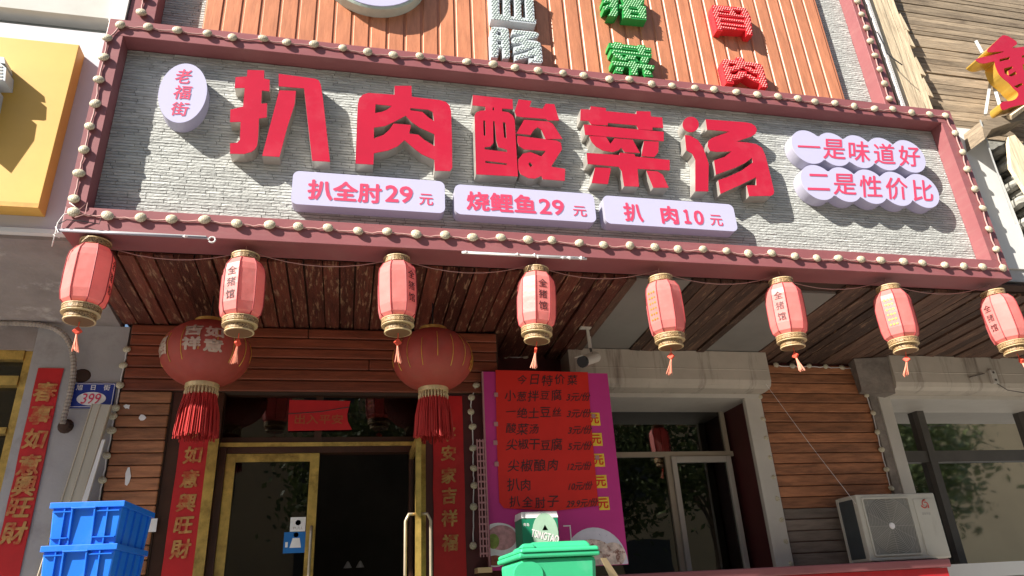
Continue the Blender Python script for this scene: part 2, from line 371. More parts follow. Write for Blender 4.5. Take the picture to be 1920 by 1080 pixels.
for a, b, f, s in ((2.31, 2.83, .31, 0), (3.60, 4.34, .44, .12)):
    MB().hexa([(a+.002, f, zs(f)+.012), (b-.002, f, zs(f)+.012), (b-.002, 2.25, zs(2.25)+.012), (a+s+.002, 2.25, zs(2.25)+.012),
               (a+.002, f, zs(f)+.034), (b-.002, f, zs(f)+.034), (b-.002, 2.25, zs(2.25)+.034), (a+s+.002, 2.25, zs(2.25)+.034)]).build('ceiling_panel', m_greypanel, soff)
# vestibule front (y 1.5) -------------------------------------------------------
def planks(part, x0, x1, z0, z1, Y, m, pitch, skip=None, mats=None):
    z = z1; k = 0
    while z > z0+.02:
        h = pitch*random.uniform(.93, 1.07); zb = max(z-h, z0)
        j = random.uniform(0, .006); e = random.uniform(-.008, .008)
        cuts = [x0+random.uniform(0, .006)]+([random.uniform(x0+.5, x1-.5)] if x1-x0 > 2 and random.random() < .75 else [])+[x1-random.uniform(0, .006)]
        for ca, cb in zip(cuts, cuts[1:]):
            j2 = random.uniform(0, .004); MB().box(ca+.002, cb-.002, Y-.018-j-j2, Y, zb+.006, z).build('plank', mats(zb) if mats else m, part, bevel=.011)
        z = zb; k += 1
lint = B(-1.88, 1.345, 1.503, 1.62, 3.40, 4.0).build('lintel', m_gap, bld)
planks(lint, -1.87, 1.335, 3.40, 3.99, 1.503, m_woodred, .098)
lw = B(-1.88, -1.462, 1.503, 2.2, GZ, 3.397).build('side_wall', m_gap, bld)
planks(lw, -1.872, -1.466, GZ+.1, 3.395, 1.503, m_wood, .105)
B(-1.46, -1.06, 1.515, 1.70, GZ, 3.397).build('door_surround', m_browndoor, bld)
B(.66, 1.345, 1.515, 2.2, GZ, 3.397).build('side_wall', m_maroon, bld)
B(1.347, 2.25, 2.15, 2.3, GZ, 4.0).build('recess_wall', m_maroon, bld)
B(1.30, 1.343, 1.622, 2.2, 3.4, 4.0).build('return_wall', m_maroon, bld)
# transom above door
tr = B(-1.058, .658, 1.60, 1.64, 2.98, 3.397).build('transom', m_browndoor, bld)
B(-1.05, .65, 1.592, 1.6, 3.03, 3.38).build('pane', m_doorglass, tr)
B(-.3, -.24, 1.585, 1.599, 2.98, 3.397).build('mullion', m_browndoor, tr)
B(-1.058, .658, 1.57, 1.598, 2.945, 2.98).build('gold_rail', m_gold, tr)
# door
df = B(-1.14, -1.06, 1.50, 1.513, GZ, 3.0).build('door_frame', m_gold, bld)
B(-1.058, -1.0, 1.56, 1.68, GZ, 2.94).build('stile', m_browndoor, df); B(.60, .657, 1.50, 1.60, GZ, 2.94).build('stile', m_gold, df)
B(-.998, .598, 1.57, 1.68, 2.89, 2.943).build('head_rail', m_browndoor, df)
xl0, xl1 = -.998, -.245
ld = B(xl0, xl0+.075, 1.58, 1.62, GZ, 2.888).build('door_leaf', m_gold, bld)
B(xl1-.075, xl1, 1.58, 1.62, GZ, 2.888).build('stile', m_gold, ld); B(xl0+.076, xl1-.076, 1.582, 1.618, 2.82, 2.888).build('rail', m_gold, ld)
B(xl0+.076, xl1-.076, 1.582, 1.618, GZ, .9).build('rail', m_gold, ld); B(xl0+.076, xl1-.076, 1.596, 1.602, .901, 2.819).build('pane', m_doorglass, ld)
def handle(parent, x, y, z0, z1, out, m=m_handle):
    MB().tube([(x, y, z0), (x, y-out*.7, z0), (x, y-out, z0+.05), (x, y-out, z1-.05), (x, y-out*.7, z1), (x, y, z1)], .012, 8).build('handle', m, parent, smooth=True)
handle(ld, xl1-.03, 1.58, 1.0, 2.28, .07)
for nm, q, m in (('sticker', (545, 970, 572, 996), m_wprint), ('sticker', (533, 998, 572, 1036), m_sticker)):
    x0, z1, x1, z0 = X(q[0], q[1], 1.59), Z(q[0], q[1], 1.59), X(q[2], q[3], 1.59), Z(q[2], q[3], 1.59)
    st = B(x0, x1, 1.592, 1.595, z0, z1).build(nm, m, ld, label='white square PULL sticker' if m is m_wprint else 'blue square payment sticker')
mb = MB(); tpx(mb, 'PULL', 559, 990, 18, 5, 1.5915); mb.lathe([(0, 1.5915), (.022, 1.5915)], 12, at(559, 980, 0)*0+Vector((X(559, 980, 1.59), 0, Z(559, 980, 1.59))), axis='y')
mb.build('sticker_print', m_acgrille, ld)
mb = MB(); c = at(553, 1016, 1.59)
mb.lathe([(0, 1.5915), (.02, 1.5915)], 10, (c.x+.005, 0, c.z+.055), axis='y')
mb.add([(c.x-.04, 1.5913, c.z-.045), (c.x+.05, 1.5913, c.z-.045), (c.x+.035, 1.5913, c.z+.03), (c.x-.02, 1.5913, c.z+.03)], [(0, 1, 2, 3)])
mb.box(c.x-.075, c.x-.055, 1.591, 1.5914, c.z-.04, c.z+.0); mb.build('sticker_print', m_wprint, ld)
# opened right leaf, swung towards the street: seen edge on
rl = B(.515, .555, .86, .93, GZ, 2.88).build('door_leaf', m_gold, bld)
B(.515, .555, 1.50, 1.57, GZ, 2.88).build('stile', m_browndoor, rl); B(.516, .554, .931, 1.499, 2.81, 2.878).build('rail', m_gold, rl)
B(.516, .554, .931, 1.499, GZ, .88).build('rail', m_gold, rl); B(.532, .538, .931, 1.499, .881, 2.809).build('pane', m_doorglass, rl)
for s in (-1, 1):
    MB().tube([(.535+s*.02, .895, 2.28), (.535+s*.07, .895, 2.28), (.535+s*.095, .895, 2.23), (.535+s*.095, .895, 1.0), (.535+s*.02, .895, .96)], .012, 8).build('handle', m_handle, rl, smooth=True)
# interiors
rm = MB(); rm.box(-2.5, 9.5, 5.2, 5.3, GZ, 4.1); rm.box(-2.55, -2.5, 2.9, 5.3, GZ, 4.1); rm.box(9.5, 9.6, 2.3, 5.3, GZ, 4.1); rm.box(-2.5, 9.5, 2.72, 5.3, 3.97, 4.05); rm.box(-2.5, 2.2, 2.2, 2.72, 3.45, 3.5)
rm.build('interior_wall', m_room, bld)
for sx in (-.05, .05):
    MB().lathe([(.0, 2.13), (.012, 2.12), (.045, 2.06), (.042, 2.06)], 10, (.10+sx*1.3, 3.5, 0)).build('pendant_shade', m_wprint, bld)
# window walls (y 2.15) ---------------------------------------------------------
pil = B(4.285, 6.0, 2.15, 2.74, GZ, 3.98).build('pillar', m_maroon, bld)
planks(pil, 4.425, 5.80, 1.74, 3.95, 2.15, m_wood, .113, mats=lambda z: m_wood if z > 2.36 else m_woodgrey)
B(4.205, 4.405, 2.085, 2.146, 1.74, 3.62).build('window_jamb', m_jamb, bld, bevel=.006)
B(5.905, 6.06, 2.085, 2.146, 1.74, 3.60).build('window_jamb', m_jamb, bld, bevel=.006)
B(5.80, 5.90, 2.10, 2.148, 1.74, 3.95).build('pillar_edge', m_concrete, bld)
def shutterbox(x0, x1, label):
    prof = [(1.85, 3.995), (1.85, 3.80), (1.846, 3.795), (1.85, 3.79), (1.85, 3.68), (1.87, 3.63), (1.91, 3.60), (2.0, 3.59), (2.40, 3.59), (2.40, 3.995)]
    n = len(prof)
    v = [(x0, y, z) for y, z in prof]+[(x1, y, z) for y, z in prof]
    mb = MB(); mb.add(v, [(k, (k+1) % n, (k+1) % n+n, k+n) for k in range(n)]+[tuple(range(n)), tuple(range(2*n-1, n-1, -1))])
    o = mb.build('shutter_box', m_white, bld, label=label)
    MB().box(x0+.06, x1-.02, 2.08, 2.72, 3.545, 3.589).build('head_trim', m_jamb, o)
    return o
shutterbox(2.16, 4.42, 'stained white shutter box with rounded lower edge')
sb2 = shutterbox(5.99, 9.4, 'stained white shutter box with screw holes')
MB().hexa([(5.64, 2.0, 3.62), (5.985, 1.9, 3.56), (5.985, 2.14, 3.56), (5.70, 2.14, 3.62), (5.60, 1.95, 3.98), (5.985, 1.87, 3.98), (5.985, 2.14, 3.98), (5.66, 2.14, 3.98)]).build('broken_concrete', m_concrete, bld)
# first window
w1 = B(2.2, 4.283, 2.66, 2.72, 3.03, 3.085).build('window', m_beige, bld)
B(2.2, 4.20, 2.69, 2.70, 3.086, 3.60).build('pane', m_glass, w1); B(4.2, 4.25, 2.66, 2.71, 3.086, 3.60).build('mullion', m_beige, w1)
B(3.44, 3.50, 2.66, 2.72, 1.6, 3.029).build('mullion', m_beige, w1); B(2.2, 3.439, 2.69, 2.70, 1.6, 3.029).build('pane', m_glass, w1)
for q in ((3.502, 3.56, 1.6, 3.028), (4.17, 4.23, 1.6, 3.028), (3.561, 4.169, 2.96, 3.027)):
    B(q[0], q[1], 2.63, 2.70, q[2], q[3]).build('sash_bar', m_jamb, w1, bevel=.006)
B(3.561, 4.169, 2.665, 2.675, 1.6, 2.959).build('pane', m_glass, w1)
# second window
zt1, zt0_ = Z(1750, 845, 2.62), Z(1750, 866, 2.62); xm = X(1750, 866, 2.62)
w2 = B(6.002, 9.4, 2.62, 2.72, zt0_, zt1).build('window', m_darkalu, bld)
for a, b in ((6.1, xm-.05), (xm+.05, 8.44), (8.54, 9.4)):
    B(a, b, 2.68, 2.69, zt1+.001, 3.62).build('pane', m_glass_big, w2); B(a, b, 2.68, 2.69, 1.6, zt0_-.001).build('pane', m_glass_big, w2)
for a, b in ((6.002, 6.10), (xm-.049, xm+.049), (8.441, 8.54)):
    B(a, b, 2.60, 2.71, 1.6, 3.62).build('mullion', m_darkalu, w2)
B(6.08, 9.4, 2.08, 2.74, 1.62, 1.76).build('window_sill', m_cleanwhite, bld)
B(2.25, 5.66, 1.5, 2.14, GZ, 1.722).build('under_window_cabinet', m_ledge, bld)
B(2.20, 5.68, 1.46, 2.145, 1.725, 1.80).build('cabinet_top', m_frame, bld, bevel=.01)
B(5.69, 9.4, 2.12, 2.74, GZ, 1.61).build('under_window_wall', m_cleanwhite, bld)
B(2.2, 4.28, 2.6, 2.74, GZ, 1.62).build('under_window_wall', m_maroon, bld)

# ------------------------------------------------------------------ fascia sign
sign = thing('shop_sign', 'long maroon framed fascia sign with grey slate panel above the soffit', 'shop sign', (1.95, 0, 4.1))
FX0, FX1, FZ0, FZ1 = -1.98, 5.878, 4.095, 6.0
IX0, IX1, IZ0, IZ1 = -1.86, 5.722, 4.285, 5.836
P = .15
B(FX0, FX1, 0, .30, IZ1, FZ1).build('frame_bar', m_frame, sign, bevel=.004)
B(FX0, FX1, 0, .27, FZ0, IZ0).build('frame_bar', m_frame, sign, bevel=.004)
B(FX0, IX0, .0005, .28, IZ0+.0005, IZ1-.0005).build('frame_bar', m_frame, sign); B(IX1, FX1, .0005, .28, IZ0+.0005, IZ1-.0005).build('frame_bar', m_frame, sign)
B(IX0+.001, IX1-.001, P+.012, .26, IZ0+.001, IZ1-.001).build('backing', m_mortar, sign)
def bricks(x0, x1, z0, z1, Y, parent, pitch=.0262):
    mb = MB(); z = z0
    while z < z1-.004:
        h = min(pitch-.0055, z1-z-.001); x = x0-random.uniform(0, .2)
        while x < x1:
            L = random.choice((.12, .18, .24, .30))*random.uniform(.9, 1.1); a, b = max(x, x0), min(x+L-.004, x1)
            if b-a > .008:
                d0, d1, d2, d3 = (random.uniform(0, .0035)+random.choice((0, .002)) for _ in range(4)); mid = (a+b)/2+random.uniform(-.25, .25)*(b-a)
                yb = Y+.02; d4, d5 = random.uniform(0, .0035), random.uniform(0, .0035)
                v = [(a, Y+d0, z), (mid, Y+d4, z), (b, Y+d1, z), (a, Y+d2, z+h), (mid, Y+d5, z+h), (b, Y+d3, z+h),
                     (a, yb, z), (b, yb, z), (a, yb, z+h), (b, yb, z+h)]
                mb.add(v, [(0, 1, 4, 3), (1, 2, 5, 4), (6, 7, 2, 1, 0), (3, 4, 5, 9, 8), (0, 3, 8, 6), (2, 7, 9, 5)], random.choice((.88, .95, 1, 1, 1.05, 1.12)))
            x += L
        z += pitch
    return mb.build('brick_slips', m_brick, parent, kind='stuff', tone=True, fixn=False)
bricks(IX0+.002, IX1-.002, IZ0+.002, IZ1-.002, P-.006, sign)

# ------------------------------------------------------------------ upper sign
UF = .05; UP = .2; UW = .13
us = thing('upper_sign', 'upper signboard of vertical wood print siding with grey slate margins', 'signboard', (1.75, UF, 6.0))
UXL0, UXL1, UXR0, UXR1, UZ0, UZ1 = -1.875, -1.676, 5.165, 5.305, 6.004, 10
B(UXL0, UXL1, UF, .305, UZ0, UZ1).build('frame_bar', m_frame, us, bevel=.004); B(UXR0, UXR1, UF, .305, UZ0, UZ1).build('frame_bar', m_frame, us, bevel=.004)
B(UXL1+.001, UXR0-.001, UP+.02, .30, UZ0, UZ1).build('backing', m_mortar, us)
WX0, WX1 = X(379, 50, UW), X(1587, 192, UW)
bricks(UXL1+.002, WX0-.002, UZ0, 7.4, UP, us); bricks(WX1+.002, UXR0-.002, UZ0, 8.0, UP, us)
B(WX0, WX1, UW+.008, UP+.018, UZ0, UZ1).build('siding_back', m_sidingback, us)
x = WX0+.004; n = int((WX1-WX0)/.152); pw = (WX1-WX0-.01)/n
bm_ = MB(); bm_.add([(0, UW+.0075, UZ0), (.007, UW, UZ0), (pw-.027, UW, UZ0), (pw-.026, UW+.0075, UZ0), (0, UW+.0075, UZ1), (.007, UW, UZ1), (pw-.027, UW, UZ1), (pw-.026, UW+.0075, UZ1)],
                    [(0, 1, 5, 4), (1, 2, 6, 5), (2, 3, 7, 6), (3, 2, 1, 0), (4, 5, 6, 7)])
sd0 = None
for k in range(n):
    if sd0 is None:
        sd0 = bm_.build('siding_board', m_siding, us); base = sd0
        # mesh is stored relative to the sign base; shift by location
        sd0.location.x = x
    else:
        o = base.copy(); COL.objects.link(o); o.location.x = x+k*pw

# ------------------------------------------------------------------ characters
def px(pts, ox, oy, sc, Y): return [(p.x, p.z) for p in (at(ox+a/sc, oy+b/sc, Y) for a, b in pts)]
LF = .03
def ell(cx, cy, rx, ry, n=28): return [(cx+rx*math.cos(2*math.pi*i/n), cy+ry*math.sin(2*math.pi*i/n)) for i in range(n)]
G = {}
G['pa'] = [[px([(265, 155), (420, 160), (418, 235), (470, 245), (468, 352), (398, 345), (392, 465), (447, 462), (443, 592), (372, 602), (365, 760), (355, 850), (335, 885), (300, 910), (235, 928), (105, 925), (105, 830), (170, 825), (195, 800), (202, 632), (105, 635), (108, 520), (225, 492), (240, 320), (148, 322), (155, 222), (260, 215)], 410, 100, 4.908, LF)],
           [px([(558, 342), (712, 348), (700, 470), (630, 690), (560, 955), (400, 945)], 410, 100, 4.908, LF)],
           [px([(552, 190), (885, 235), (920, 250), (940, 290), (960, 420), (1025, 1000), (860, 990), (785, 325), (552, 305)], 410, 100, 4.908, LF)]]
G['rou'] = [[px([(490, 105), (645, 105), (648, 205), (900, 235), (960, 252), (995, 285), (1010, 340), (1018, 600), (1020, 860), (1000, 890), (860, 885), (855, 785), (740, 735), (680, 690), (580, 605), (520, 660), (430, 700), (300, 725), (295, 830), (130, 820), (150, 280), (165, 220), (200, 185), (250, 170), (488, 187)], 640, 140, 4.908, LF),
             px([(315, 275), (465, 290), (420, 325), (370, 345), (310, 355)], 640, 140, 4.908, LF),
             px([(635, 310), (800, 325), (840, 345), (855, 430), (800, 395), (745, 345), (635, 330)], 640, 140, 4.908, LF),
             px([(590, 380), (650, 440), (720, 490), (855, 550), (858, 660), (760, 600), (710, 555), (625, 545), (640, 465), (480, 452), (440, 510), (390, 555), (300, 590), (300, 490), (400, 475), (500, 430)], 640, 140, 4.908, LF)]]
G['suan'] = [[px([(130, 140), (495, 180), (500, 272), (400, 265), (398, 290), (460, 300), (498, 330), (515, 370), (545, 890), (160, 870), (145, 330), (160, 300), (200, 285), (245, 282), (243, 247), (125, 235)], 860, 150, 4.909, LF),
              px([(312, 255), (326, 256), (325, 282), (311, 281)], 860, 150, 4.909, LF),
              px([(225, 375), (243, 376), (247, 515), (230, 513)], 860, 150, 4.909, LF),
              px([(316, 380), (331, 383), (345, 560), (365, 620), (445, 645), (445, 665), (240, 640), (235, 622), (290, 615), (320, 580)], 860, 150, 4.909, LF),
              px([(405, 390), (430, 395), (440, 540), (418, 530)], 860, 150, 4.909, LF),
              px([(245, 745), (445, 770), (440, 785), (245, 765)], 860, 150, 4.909, LF)],
             [px([(550, 180), (670, 195), (652, 250), (770, 268), (800, 220), (880, 225), (925, 375), (820, 375), (800, 360), (590, 345), (530, 335), (515, 290)], 860, 150, 4.909, LF)],
             [px([(600, 368), (830, 385), (865, 405), (955, 545), (800, 545), (760, 460), (725, 437), (690, 462), (662, 508), (530, 495)], 860, 150, 4.909, LF)],
             [px([(540, 515), (900, 560), (940, 580), (950, 640), (850, 800), (980, 820), (975, 930), (775, 915), (760, 885), (700, 910), (640, 905), (570, 870), (548, 820), (550, 730), (590, 680), (660, 665), (760, 705), (800, 655), (600, 640), (555, 610), (540, 570)], 860, 150, 4.909, LF),
              px([(640, 775), (655, 757), (680, 785), (660, 805)], 860, 150, 4.909, LF)]]
G['cai'] = [[px([(255, 105), (410, 125), (410, 155), (718, 185), (720, 155), (862, 160), (865, 210), (980, 220), (990, 325), (880, 320), (882, 347), (740, 340), (720, 300), (430, 275), (428, 300), (260, 290), (235, 255), (150, 250), (155, 135), (250, 140)], 1060, 180, 5.4, LF)],
            [px([(185, 290), (995, 365), (995, 460), (200, 395)], 1060, 180, 5.4, LF)],
            [px([(240, 407), (410, 415), (455, 485), (495, 430), (680, 445), (755, 580), (600, 570), (565, 525), (540, 550), (480, 570), (380, 555), (310, 515), (265, 465)], 1060, 180, 5.4, LF)],
            [px([(795, 458), (945, 465), (940, 570), (900, 620), (770, 610)], 1060, 180, 5.4, LF)],
            [px([(215, 578), (545, 600), (550, 576), (700, 590), (705, 615), (1055, 650), (1055, 755), (730, 740), (745, 920), (595, 915), (570, 760), (540, 720), (225, 690)], 1060, 180, 5.4, LF)],
            [px([(300, 725), (462, 732), (430, 895), (265, 883)], 1060, 180, 5.4, LF)],
            [px([(820, 758), (930, 765), (985, 800), (1045, 930), (890, 930)], 1060, 180, 5.4, LF)]]
G['tang'] = [[px(ell(188, 182, 82, 78), 1260, 200, 5.4, LF)],
             [px([(130, 290), (180, 295), (260, 340), (310, 410), (340, 490), (370, 580), (365, 860), (235, 858), (235, 540), (205, 480), (145, 445)], 1260, 200, 5.4, LF)],
             [px([(340, 130), (740, 160), (800, 172), (840, 198), (858, 235), (845, 275), (800, 305), (650, 355), (760, 365), (850, 380), (910, 420), (945, 500), (1000, 720), (1032, 860), (1025, 890), (1000, 905), (780, 908), (755, 798), (855, 798), (850, 715), (700, 790), (490, 885), (468, 745), (560, 715), (700, 650), (818, 565), (808, 520), (740, 570), (640, 620), (445, 690), (425, 545), (530, 510), (600, 455), (450, 460), (385, 450), (360, 400), (365, 350), (400, 320), (580, 255), (355, 235)], 1260, 200, 5.4, LF)]]
def loops_of(g): return [lp for isl in g for lp in isl]
def remap(g, x0, x1, z0, z1):
    ps = [p for lp in loops_of(g) for p in lp]
    a0, a1 = min(p[0] for p in ps), max(p[0] for p in ps); b0, b1 = min(p[1] for p in ps), max(p[1] for p in ps)
    return [[[(x0+(p[0]-a0)/(a1-a0)*(x1-x0), z0+(p[1]-b0)/(b1-b0)*(z1-z0)) for p in lp] for lp in isl] for isl in g]
def letter(name, label, cat, g, yf, yb, mface, mside, group):
    ps = [p for lp in loops_of(g) for p in lp]
    t = thing(name, label, cat, (sum(p[0] for p in ps)/len(ps), yb, min(p[1] for p in ps)), group)
    f, s = MB(), MB()
    for isl in g:
        f.prism(isl, yf-.004, yf, back=False); s.prism(isl, yf+.0001, yb)
    f.build('letter_face', mface, t, fixn=False); s.build('letter_side', mside, t, fixn=False)
    return t
gr = 'large red channel letters across the fascia sign'
for k, lab in (('pa', 'large red channel letter 扒, leftmost of the big row, beside the white oval sign'),
               ('rou', 'large red channel letter 肉, arch shaped with two nested peaks'),
               ('suan', 'large red channel letter 酸 above the middle price box'),
               ('cai', 'large red channel letter 菜 with two wide bars and split feet'),
               ('tang', 'large red channel letter 汤, rightmost of the big row, with round dot')):
    letter('channel_letter', lab, 'sign letter', G[k], LF, P-.008, m_redface, m_side, gr)
# upper led letters
UL = .04
def inside(p, loops):
    c = False
    for lp in loops:
        j = len(lp)-1
        for i in range(len(lp)):
            (xi, yi), (xj, yj) = lp[i], lp[j]
            if (yi > p[1]) != (yj > p[1]) and p[0] < (xj-xi)*(p[1]-yi)/(yj-yi)+xi: c = not c
            j = i
    return c
def ledletter(label, g, m, md):
    t = letter('led_letter', label, 'sign letter', g, UL, UW-.001, m, m, 'dotted lamp letters on the upper siding')
    ps = [p for lp in loops_of(g) for p in lp]; mb = MB()
    x0, x1 = min(p[0] for p in ps), max(p[0] for p in ps); z0, z1 = min(p[1] for p in ps), max(p[1] for p in ps)
    pt = .0255; r = .0088; z = z0+.012; row = 0
    while z < z1:
        x = x0+.011+(pt/2 if row % 2 else 0)
        while x < x1:
            if all(any(inside((x+dx, z+dz), isl) for isl in g) for dx, dz in ((r, 0), (-r, 0), (0, r), (0, -r))):
                mb.lathe([(r, UL-.004), (r*.9, UL-.010), (r*.45, UL-.015), (0, UL-.016)], 6, (x, 0, z), axis='y')
            x += pt
        z += pt*.9; row += 1
    mb.build('lamp_dots', md, t, kind='stuff', smooth=True)
q = (890, 0, 7.713, UL)
ledletter('white dotted lamp letter 血 cut by the top of the photo', [[px([(160, -190), (890, -120), (850, 0), (865, 288), (890, 290), (885, 350), (235, 280), (230, 230), (225, -60)], *q), px([(350, -60), (410, -55), (412, 220), (358, 215)], *q), px([(508, -45), (570, -40), (580, 245), (516, 238)], *q), px([(665, -30), (725, -25), (742, 265), (678, 258)], *q)]], m_ledW, m_dotW)
tr_ = [G['tang'][2]]
b0 = at(890+548/7.713, 890/7.713, UL); b1 = at(890+945/7.713, 465/7.713, UL)
ledletter('white dotted lamp letter 肠 resting just above the maroon frame', [[px([(270, 392), (440, 405), (480, 425), (495, 470), (510, 800), (495, 852), (408, 845), (395, 705), (345, 700), (335, 838), (238, 828), (225, 450), (240, 410)], *q), px([(328, 458), (380, 465), (382, 522), (330, 515)], *q), px([(330, 588), (385, 595), (388, 655), (332, 648)], *q)]]+remap(tr_, b0.x, b1.x, Z(890+640/7.713, 895/7.713, UL), Z(890+700/7.713, 445/7.713, UL)), m_ledW, m_dotW)
q = (1110, 0, 6.747, UL)
ledletter('green dotted lamp letter 猪 cut by the top of the photo', [[px([(150, -70), (330, -60), (325, 200), (290, 215), (195, 205), (235, 160), (235, 105), (150, 140), (135, 90), (222, 52), (225, 35), (135, 45), (130, 0), (215, -20)], *q)],
          [px([(345, -70), (670, -60), (655, 60), (600, 62), (680, 88), (690, 258), (390, 230), (385, 110), (345, 105), (340, 60), (385, 52)], *q), px([(485, 105), (580, 116), (580, 136), (485, 126)], *q), px([(488, 165), (585, 178), (585, 200), (490, 188)], *q)]], m_ledG, m_dotG)
ledletter('green dotted lamp letter 菜 just above the maroon frame', remap(G['cai'], X(1143, 105, UL), X(1224, 108, UL), Z(1185, 141, UL), Z(1165, 80, UL)), m_ledG, m_dotG)
q = (1310, 0, 6.0, UL)
ledletter('red dotted lamp letter 骨 near the top of the siding', [[px([(155, 58), (520, 92), (545, 120), (585, 200), (605, 400), (540, 395), (525, 345), (268, 330), (265, 355), (205, 342), (180, 240), (150, 120)], *q), px([(235, 128), (345, 140), (345, 158), (235, 148)], *q), px([(395, 120), (480, 130), (475, 175), (410, 158)], *q), px([(222, 180), (510, 208), (512, 224), (225, 195)], *q), px([(250, 235), (510, 264), (512, 280), (252, 250)], *q), px([(258, 285), (516, 314), (518, 328), (260, 298)], *q)]], m_ledR, m_dotR)
ledletter('red dotted lamp letter 肉 just above the maroon frame', remap(G['rou'], X(1358, 140, UL), X(1434, 140, UL), Z(1400, 161, UL), Z(1390, 108, UL)), m_ledR, m_dotR)
# round sign at top
rs = thing('round_sign', 'round white lightbox with pale green rim cut by the top of the photo', 'sign', (X(700, 0, .02), .02, Z(700, 15, .02)))
cz = Z(700, 15, .02)+.47; cx = X(702, 10, .02)
MB().lathe([(.47, UW-.001), (.47, .03), (.455, .02)], 48, (cx, 0, cz), axis='y').build('rim', mat('pale_green_rim', (.42, .50, .44), .4), rs, smooth=False)
MB().lathe([(0, .012), (.445, .012), (.445, .0199)], 48, (cx, 0, cz), axis='y').build('face', m_lbox, rs)
# ------------------------------------------------------------------ light boxes
def rounded(x0, x1, z0, z1, r, n=6):
    pts = []
    for cx_, cz_, a0 in ((x1-r, z1-r, 0), (x0+r, z1-r, 90), (x0+r, z0+r, 180), (x1-r, z0+r, 270)):
        pts += [(cx_+r*math.cos(R_(a0+90*i/n)), cz_+r*math.sin(R_(a0+90*i/n))) for i in range(n+1)]
    return pts
def lightbox(name, label, outline, yf, yb, group=None):
    xs = [p[0] for p in outline]; zz = [p[1] for p in outline]
    t = thing(name, label, 'lightbox', ((min(xs)+max(xs))/2, yb, min(zz)), group)
    MB().prism([outline], yf-.004, yf, back=False).build('face', m_lbox, t, fixn=False)
    MB().prism([outline], yf+.0001, yb).build('side', m_lside, t, fixn=False)
    return t
def pbox(c, lab):
    (ax, ay), (bx, by), (cx_, cy_), (dx, dy) = c
    x0 = (X(ax, ay, LF)+X(dx, dy, LF))/2; x1 = (X(bx, by, LF)+X(cx_, cy_, LF))/2
    z1 = (Z(ax, ay, LF)+Z(bx, by, LF))/2; z0 = (Z(cx_, cy_, LF)+Z(dx, dy, LF))/2
    return lightbox('price_lightbox', lab, rounded(x0, x1, z0, z1, .05), LF, P-.008, 'white price lightboxes under the red letters')
TF = LF-.0065
pb = pbox([(548, 319), (833, 342), (835, 398), (547, 385)], 'white price lightbox reading 扒全肘29元, leftmost of the three')
for s, a, b, wp, hp, bo in (('扒全肘', 647, 359, 140, 38, .028), ('29', 748, 364, 52, 32, .02), ('元', 799, 374, 26, 21, .01)):
    mb = MB(); tpx(mb, s, a, b, wp, hp, TF, bold=bo*1.1); mb.build('lettering', m_print, pb, fixn=False)
pb = pbox([(852, 344), (1115, 366), (1116, 416), (853, 403)], 'white price lightbox reading 烧鲤鱼29元, in the middle')
for s, a, b, wp, hp, bo in (('烧鲤鱼', 940, 380, 130, 36, .028), ('29', 1034, 388, 47, 29, .02), ('元', 1087, 396, 25, 19, .01)):
    mb = MB(); tpx(mb, s, a, b, wp, hp, TF, bold=bo*1.1); mb.build('lettering', m_print, pb, fixn=False)
pb = pbox([(1132, 367), (1378, 384), (1379, 433), (1133, 420)], 'white price lightbox reading 扒肉10元, rightmost of the three')
for s, a, b, wp, hp, bo in (('扒', 1187, 398, 36, 35, .028), ('肉', 1255, 403, 32, 34, .028), ('１', 1288, 406, 13, 27, .05), ('０', 1310, 408, 18, 27, .04), ('元', 1343, 413, 23, 20, .01)):
    mb = MB(); tpx(mb, s, a, b, wp, hp, TF, bold=bo*1.1); mb.build('lettering', m_print, pb, fixn=False)
YO = .02
ov = lightbox('oval_lightbox', 'white oval lightbox with three red characters 老福街', [(X(343, 174, YO)+.172*math.cos(2*math.pi*i/48), Z(343, 174, YO)+.285*math.sin(2*math.pi*i/48)) for i in range(48)], YO, P-.008)
for s, a, b, wp, hp in (('老', 344, 143, 30, 27), ('福', 342, 173, 33, 26), ('街', 337, 204, 33, 26)):
    mb = MB(); tpx(mb, s, a, b, wp, hp, YO-.0065, bold=.012, shear=.12, rot=.05); mb.build('lettering', m_print, ov, fixn=False)
def cloud(label, cs, rx, rz, chars, hs):
    cs = [at(a, b, LF) for a, b in cs]
    z_ = sum(c.z for c in cs)/len(cs); N = 90
    x0, x1 = cs[0].x-rx, cs[-1].x+rx
    tops = []; bots = []
    for i in range(N+1):
        x = x0+(x1-x0)*(.5-.5*math.cos(math.pi*i/N))
        h = max((math.sqrt(max(0, 1-((x-c.x)/rx)**2)) if abs(x-c.x) < rx else 0) for c in cs)*rz
        tops.append((x, z_+h)); bots.append((x, z_-h))
    out = tops+bots[-2:0:-1]
    t = lightbox('cloud_lightbox', label, out, LF, P-.008, 'scalloped white lightboxes at the right of the fascia')
    for k, (s, c) in enumerate(zip(chars, cs)):
        mb = MB(); H = hs.get(s, .27); text(mb, s, (c.x, TF, z_), 1, em=.262, bold=.010, shear=.28, rot=.05); mb.build('lettering', m_print, t, fixn=False)
def lerp(a, b, n): return [(a[0]+(b[0]-a[0])*i/(n-1), a[1]+(b[1]-a[1])*i/(n-1)) for i in range(n)]
cloud('white scalloped lightbox reading 一是味道好, upper of the two', [(a, b) for a, b in lerp((1516, 276), (1704, 293), 5)], .178, .188, '一是味道好', {'一': .055})
cloud('white scalloped lightbox reading 二是性价比, lower of the two', [(a, b) for a, b in lerp((1534, 342), (1729, 358), 5)], .178, .188, '二是性价比', {'二': .17})

